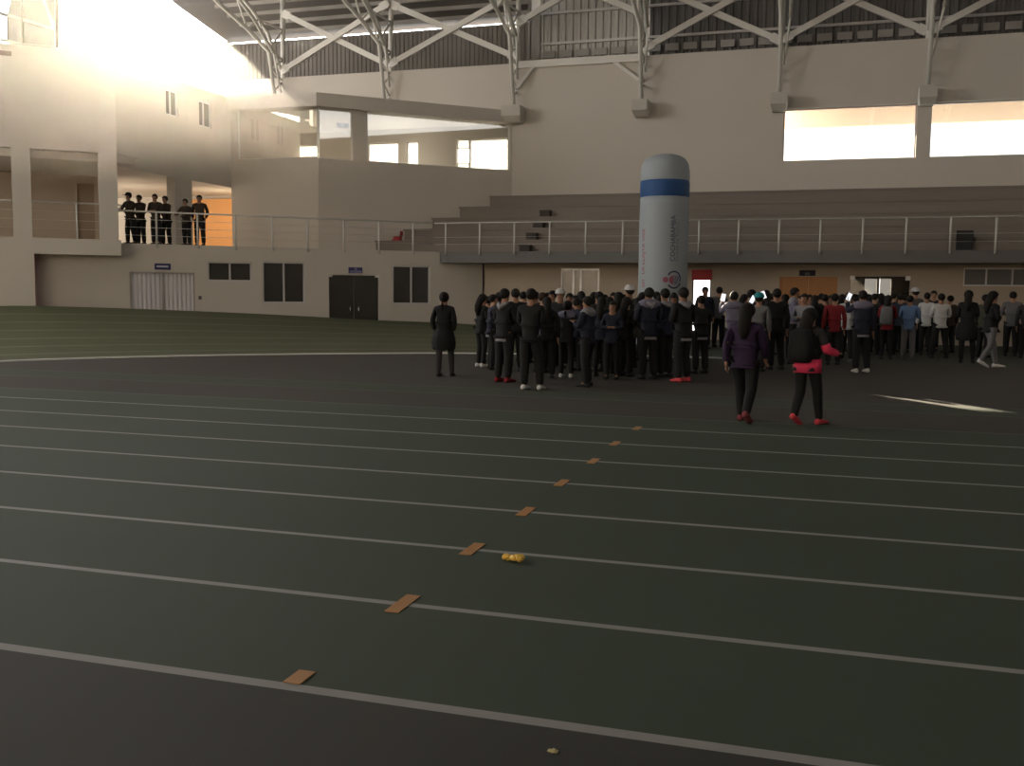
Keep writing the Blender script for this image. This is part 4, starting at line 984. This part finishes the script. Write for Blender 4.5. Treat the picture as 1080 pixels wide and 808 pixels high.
def person(x, y, z, h, face, arm, leg, top, trs, label, group=None, hair='short', female=False, shoes='shoedark', extra=(), lean=0.04, haircol='hair', width=1.0):
    global PN
    PN += 1
    root = empty('person', (x, y, z), pi - radians(face)); s = h / 1.705; root.scale = (s * width, s * width, s)
    tag(root, label, 'person', group)
    if arm == 'walk' and leg not in ('walk', 'walk2'): leg = 'walk'
    part('body', get('body', arm, leg, female, lean), root, SKIN[PN % 2])
    part('jacket' if 'hood' in extra or 'band' in extra else 'shirt', get('top', arm, leg, female, lean), root, cloth(top))
    part('trousers', get('trousers', arm, leg, female, lean), root, cloth(trs))
    if 'cap' in extra or 'whitecap' in extra or 'tealcap' in extra:
        part('cap', small('cap', cap_fn), root, cloth('white' if 'whitecap' in extra else 'teal' if 'tealcap' in extra else 'black'), (0, -lean * .62, 0))
    part('hair', hair_mesh(hair, lean), root, cloth(haircol))
    for s_, (kn, an) in zip((1, -1), LEGS[leg]):
        sh_ = part('shoe', small('shoe', shoe_fn), root, cloth(shoes), (an[0] * s_, an[1] + .0, max(0, an[2] - .085) + .0), sc=(1.15, 1.15, 1.15))
        if an[2] > .12: sh_.rotation_euler = (radians(28), 0, 0); sh_.location.z = max(.0, an[2] - .085) + .02
    if 'hood' in extra: part('hood', small('hood', hood_fn), root, cloth('lightgrey'), (0, -lean * .3, 0))
    if 'yoke' in extra: part('yoke', small('yoke', yoke_fn), root, cloth('lilac'), (0, -lean * .42, 0))
    if 'yokewhite' in extra: part('yoke', small('yoke', yoke_fn), root, cloth('lightgrey'), (0, -lean * .42, 0))
    if 'band' in extra: part('waistband', small('band', band_fn), root, cloth('lightgrey'))
    if 'tied' in extra: part('tied_jacket', small('tied', tied_fn), root, cloth('black'))
    return root
HZ = lambda px: 303.0 + .0094 * px
def P_px(px, fy, hy, face, arm, leg, top, trs, label, **k):
    p = gz(px, fy); d = (p - CP).dot(FW); s = d / CAM_F
    h = 1.65 + (HZ(px) - hy) * s; h = max(1.42, min(1.86, h))
    return person(p.x, p.y, 0, h, face, arm, leg, top, trs, label, **k), p, h

# the two walkers nearest the camera
r1, p1, h1 = P_px(784, 446, 321, 12, 'walk', 'walk', 'purple', 'black', 'person in dark purple jacket and black leggings walking away in front of the crowd', hair='long', female=True, shoes='rose', lean=.03, width=1.14)
r2, p2, h2 = P_px(850, 448, 326, 28, 'out', 'walk2', 'charcoal', 'black', 'person in dark vest over a bright pink jacket, wearing a backpack, walking away', hair='long', female=True, shoes='coral', lean=.03, width=1.08)
def backpack(root, label, col, cat='backpack'):
    e = empty('backpack', root.location, root.rotation_euler.z); e.scale = root.scale; tag(e, label, cat)
    part('bag', small('pack', pack_fn), e, cloth(col)); part('strap', small('straps', strap_fn), e, cloth(col)); return e
def pinkhem(b):
    band_fn(b, z=.88, r=.178, h=.10)
def pinksleeve(b):
    b.tube([(-.235, -.01, 1.20), (-.25, -.03, 1.12), (-.262, -.15, 1.09), (-.27, -.26, 1.06)], .05, 10, rs=[.064, .066, .06, .05])
part('jacket_hem', small('pinkhem', pinkhem), r2, cloth('pink')); part('sleeve', small('pinksleeve', pinksleeve), r2, cloth('pink'))
b_ = backpack(r2, 'large black backpack on the back of the walker in pink', 'black')

L = 'person '
left = [
 (468, 397, 309, 350, 'pocket', 'rest', 'black', 'charcoal', 'person in black T-shirt with jacket round the waist, alone left of the crowd', dict(hair='pony', female=True, extra=('tied',))),
 (508, 387, 311, 40, 'folded', 'stand', 'black', 'black', 'person in black with long hair and white shoes at the left edge of the crowd', dict(hair='long', female=True, shoes='shoewhite')),
 (519, 390, 311, 60, 'both', 'stand', 'navy', 'black', 'person in dark tracksuit with a pale sleeve logo, second from the left of the crowd', dict(extra=('band',))),
 (531, 403, 305, 20, 'both', 'stand', 'black', 'black', 'person seen from behind in black jacket with grey hood and grey hem, red shoes', dict(extra=('hood', 'band'), shoes='red')),
 (543, 392, 305, 330, 'down', 'stand', 'black', 'black', 'person in dark clothes half hidden between the grey-hooded one and the tall one in black', dict()),
 (559, 411, 305, 5, 'both', 'rest', 'black', 'black', 'tall person all in black with white shoes, nearest of the left crowd', dict(shoes='shoewhite')),
 (571, 393, 309, 30, 'folded', 'stand', 'lilac', 'black', 'person with brown hair and greyish shirt behind the tall one in black', dict(haircol='hairbrown')),
 (582, 386, 307, 200, 'down', 'stand', 'grey', 'black', 'person in grey top right of the tall one in black', dict()),
 (590, 388, 306, 170, 'folded', 'stand', 'charcoal', 'black', 'person in white cap and charcoal top in the left crowd', dict(extra=('whitecap',))),
 (597, 398, 318, 0, 'both', 'stand', 'black', 'black', 'person in black jacket with lilac-grey shoulders and white shoes', dict(extra=('yoke',), shoes='shoewhite', female=True, hair='pony')),
 (606, 383, 312, 180, 'down', 'stand', 'maroon', 'black', 'person in dark red top half hidden behind the lilac shoulders', dict()),
 (619, 408, 313, 285, 'both', 'rest', 'navy', 'black', 'person in profile facing left in navy jacket with white shoulder panel', dict(extra=('yokewhite',))),
 (631, 392, 308, 320, 'folded', 'stand', 'charcoal', 'black', 'person in charcoal top just right of the one in profile', dict()),
 (641, 389, 314, 20, 'down', 'stand', 'grey', 'black', 'person with long hair and a grey top in the middle of the left crowd', dict(hair='long', female=True)),
 (651, 394, 309, 0, 'both', 'stand', 'black', 'black', 'person in black with wide dark hair left of the white cap', dict(hair='long', female=True)),
 (663, 388, 302, 300, 'down', 'stand', 'black', 'black', 'person in a white cap and black jacket left of the inflatable column', dict(extra=('whitecap',))),
 (671, 392, 315, 340, 'down', 'stand', 'olive', 'black', 'person in dark olive top below the white cap', dict(female=True, hair='long')),
 (683, 400, 304, 330, 'folded', 'stand', 'navy', 'black', 'person in navy jacket with grey hood in front of the inflatable column', dict(extra=('hood', 'band', 'yoke'))),
 (700, 398, 305, 310, 'both', 'stand', 'navy', 'black', 'person in dark blue jacket with pale collar between two hooded ones', dict(extra=('hood',))),
 (719, 403, 304, 315, 'folded', 'rest', 'black', 'black', 'person in black jacket with grey hood and hem, bright coral shoes', dict(extra=('hood', 'band'), shoes='coral')),
 (738, 394, 312, 330, 'both', 'stand', 'black', 'black', 'person in black jacket with grey hem right of the coral shoes', dict(extra=('band',))),
]
for px, fy, hy, f, a, lg, tp, tr, lb, kw in left: P_px(px, fy, hy, f, a, lg, tp, tr, lb, group='people in the left crowd', **kw)
PH = []; PHK = {772: ('glowing white phone raised by the person in the lilac-grey jacket', 12), 798: ('glowing phone raised by the person in the teal cap', 30), 817: ('glowing phone raised between the two walkers by someone in dark clothes', -20), 907: ('pale phone raised right of the navy and grey jacket', 25)}
right = [
 (742, 368, 303, 160, 'down', 'stand', 'navy', 'black', 'person standing in the bright doorway beside the inflatable column', dict()),
 (757, 366, 300, 15, 'folded', 'stand', 'grey', 'black', 'person in grey shirt with arms folded right of the bright doorway', dict()),
 (772, 391, 308, 350, 'raise', 'rest', 'lilac', 'black', 'person in lilac-grey jacket holding up a glowing phone behind the one in purple', dict(extra=('yoke',), shoes='shoewhite')),
 (790, 386, 306, 50, 'down', 'stand', 'black', 'black', 'person in black behind the purple jacket', dict()),
 (798, 392, 310, 10, 'raise', 'stand', 'grey', 'black', 'person wearing a teal cap behind the purple jacket', dict(extra=('tealcap',))),
 (806, 380, 307, 340, 'down', 'stand', 'black', 'black', 'person in black among the heads between the two walkers', dict(hair='long', female=True)),
 (817, 390, 305, 340, 'raise', 'rest', 'black', 'black', 'person in dark clothes with a lit phone between the two walkers', dict()),
 (826, 378, 311, 10, 'down', 'stand', 'charcoal', 'black', 'person in charcoal top left of the wooden door', dict(female=True, hair='long')),
 (835, 384, 304, 90, 'both', 'stand', 'lilac', 'black', 'person with greyish shoulders in front of the left edge of the wooden door', dict(extra=('yokewhite',))),
 (846, 387, 310, 200, 'folded', 'stand', 'lightgrey', 'black', 'person facing the camera in pale grey jacket above the pink walker', dict()),
 (857, 380, 312, 0, 'down', 'stand', 'black', 'black', 'person in black with dark hair in front of the wooden door', dict(female=True, hair='long')),
 (868, 378, 311, 0, 'down', 'stand', 'black', 'black', 'person in black in front of the right half of the wooden door', dict()),
 (878, 385, 310, 350, 'down', 'stand', 'red', 'black', 'person in a dark red shirt left of the white T-shirt', dict()),
 (892, 382, 309, 15, 'phone', 'stand', 'white', 'black', 'person in white T-shirt right of the red shirt', dict(shoes='grey')),
 (907, 393, 307, 345, 'raise', 'rest', 'navy', 'black', 'person in navy and grey jacket with pale hem and white shoes', dict(extra=('yoke', 'band'), shoes='shoewhite')),
 (920, 374, 310, 0, 'down', 'stand', 'black', 'black', 'person in black in front of the glass door', dict()),
 (934, 379, 312, 10, 'both', 'stand', 'red', 'black', 'person in black and red top with a small grey bag, before the glass door', dict(hair='long', female=True)),
 (947, 374, 310, 0, 'down', 'stand', 'jeans', 'black', 'person in dark blue top half hidden by the light blue shirt', dict()),
 (957, 379, 312, 15, 'both', 'stand', 'blue', 'greytrouser', 'person in a light blue shirt and grey trousers seen from behind', dict(shoes='grey')),
 (963, 372, 304, 330, 'down', 'stand', 'grey', 'black', 'person in a white cap behind the light blue shirt', dict(extra=('whitecap',))),
 (975, 375, 309, 0, 'down', 'stand', 'white', 'black', 'person in a white shirt just right of the light blue shirt', dict(width=.9)),
 (982, 370, 307, 180, 'down', 'stand', 'charcoal', 'black', 'person in dark top between the two white shirts', dict()),
 (990, 378, 310, 350, 'folded', 'wide', 'white', 'black', 'person in a white polo shirt and black trousers seen from behind, broad stance', dict()),
 (1000, 372, 312, 330, 'down', 'stand', 'brown', 'charcoal', 'person in dark brown just right of the white polo shirt', dict()),
 (1018, 383, 307, 10, 'folded', 'rest', 'black', 'black', 'person in a long black coat standing alone right of the white polo shirt', dict(hair='long', female=True, extra=('tied',))),
 (1036, 377, 311, 40, 'down', 'stand', 'olive', 'black', 'person with a yellowish collar half hidden behind the grey trousers', dict()),
 (1043, 388, 308, 70, 'folded', 'walk', 'black', 'greytrouser', 'person in black top and grey trousers stepping to the right', dict(shoes='shoewhite', hair='long', female=True)),
 (1065, 376, 308, 10, 'folded', 'stand', 'grey', 'black', 'person in grey shirt and black trousers near the right edge of the photo', dict()),
 (1081, 378, 312, 0, 'down', 'stand', 'charcoal', 'black', 'person in dark clothes cut by the right edge of the photo', dict()),
]
for px, fy, hy, f, a, lg, tp, tr, lb, kw in right: 
    r_ = P_px(px, fy, hy, f, a, lg, tp, tr, lb, group='people in the right crowd', **kw)[0]
    if px == 934: backpack(r_, 'small grey bag on the back of the person in the black and red top', 'grey')
    if px in PHK: PH.append((PHK[px][0], r_, PHK[px][1]))
# people packed in the middle of the crowds, only the tops of dark heads show
hidden = [(576, 399, 314), (607, 391, 315), (633, 397, 314), (645, 400, 318), (659, 397, 314), (662, 383, 314), (694, 392, 312), (709, 389, 311), (514, 382, 313), (526, 384, 309), (551, 381, 308), (564, 383, 308), (577, 380, 309), (612, 381, 308), (625, 383, 309), (636, 379, 311), (646, 381, 309), (657, 380, 311), (676, 381, 309), (691, 381, 308), (709, 378, 309), (600, 379, 310)]
for px, fy, hy in hidden:
    P_px(px, fy, hy, random.choice((0, 20, 340, 180, 60)), random.choice(('down', 'folded')), 'stand', random.choice(('black', 'navy')), 'black', 'dark head of a person packed in the middle of the left crowd', group='dark heads in the middle of the left crowd', female=random.random() < .4, hair=random.choice(('short', 'long')))
hidden = [(783, 376, 311), (812, 374, 310), (842, 373, 312), (852, 372, 311), (864, 371, 310), (874, 372, 312), (886, 371, 311), (900, 372, 312), (914, 371, 311), (927, 367, 310), (940, 371, 309), (952, 369, 311)]
for px, fy, hy in hidden:
    P_px(px, fy, hy, random.choice((0, 20, 340, 180, 60)), random.choice(('down', 'folded')), 'stand', random.choice(('black', 'charcoal')), 'black', 'dark head of a person packed at the back of the right crowd', group='dark heads at the back of the right crowd', female=random.random() < .4, hair=random.choice(('short', 'long')))
# people on the walkway; brown cloth holds the haze veil in its colour
up = [(138, 205, 195, 'brown', 'leftmost person on the walkway, in black with a cap, leaning over the railing', ('cap',)), (150, 207, 180, 'brown', 'second person from the left on the walkway, in charcoal', ()), (165, 206, 170, 'brown', 'third person from the left on the walkway, in black', ()),
      (178, 208, 200, 'brown', 'fourth person from the left on the walkway, shoulder to shoulder with the third', ()), (197, 211, 185, 'brown', 'fifth person on the walkway, in black in front of the square pier', ()), (211, 207, 160, 'brown', 'rightmost person on the walkway, in black against the orange wall', ())]
for i, (px, hy, f, tp, lb, ex) in enumerate(up):
    t = LD.px(px, 250, .66)[0]; p = LD.at(t, .66 + (.5 if i in (1, 3) else 0), DZ); d = (p - CP).dot(FW); s = d / CAM_F
    h = 1.65 + (HZ(px) - hy) * s - DZ
    person(p.x, p.y, DZ, max(1.5, min(1.8, h)), f, ['lean', 'lean', 'folded', 'lean', 'lean', 'pocket'][i], ['wide', 'stand', 'stand', 'rest', 'stand', 'stand'][i], tp, 'black', lb, group='people on the walkway', extra=ex, lean=.10 if i < 5 else .03)
# phones held up: each in the raised hand of its holder
def hold(root, sgn, arm, sz, lb):
    el, wr, hd = ARMS[arm][0 if sgn > 0 else 1]; s = root.scale.x
    q = root.matrix_basis @ Vector((wr[0] * sgn * .9, wr[1] - .02, wr[2] + .11))
    e = empty('phone', q, radians(17)); e.rotation_euler = (radians(-8), radians(sz), radians(17)); tag(e, lb, 'phone', 'phones held up in the crowd')
    b = MB(); b.box(-.05, .05, -.005, .005, -.09, .09); b.build('case', M_BLK, e)
    b = MB(); b.box(-.045, .045, -.007, -.0051, -.083, .083); b.build('screen', mat('lit_screen', (.6, .6, .62), .3, emit=(.9, .95, 1, 1.0)), e)
for lb, r_, tilt in PH: hold(r_, 1, 'raise', tilt, lb)
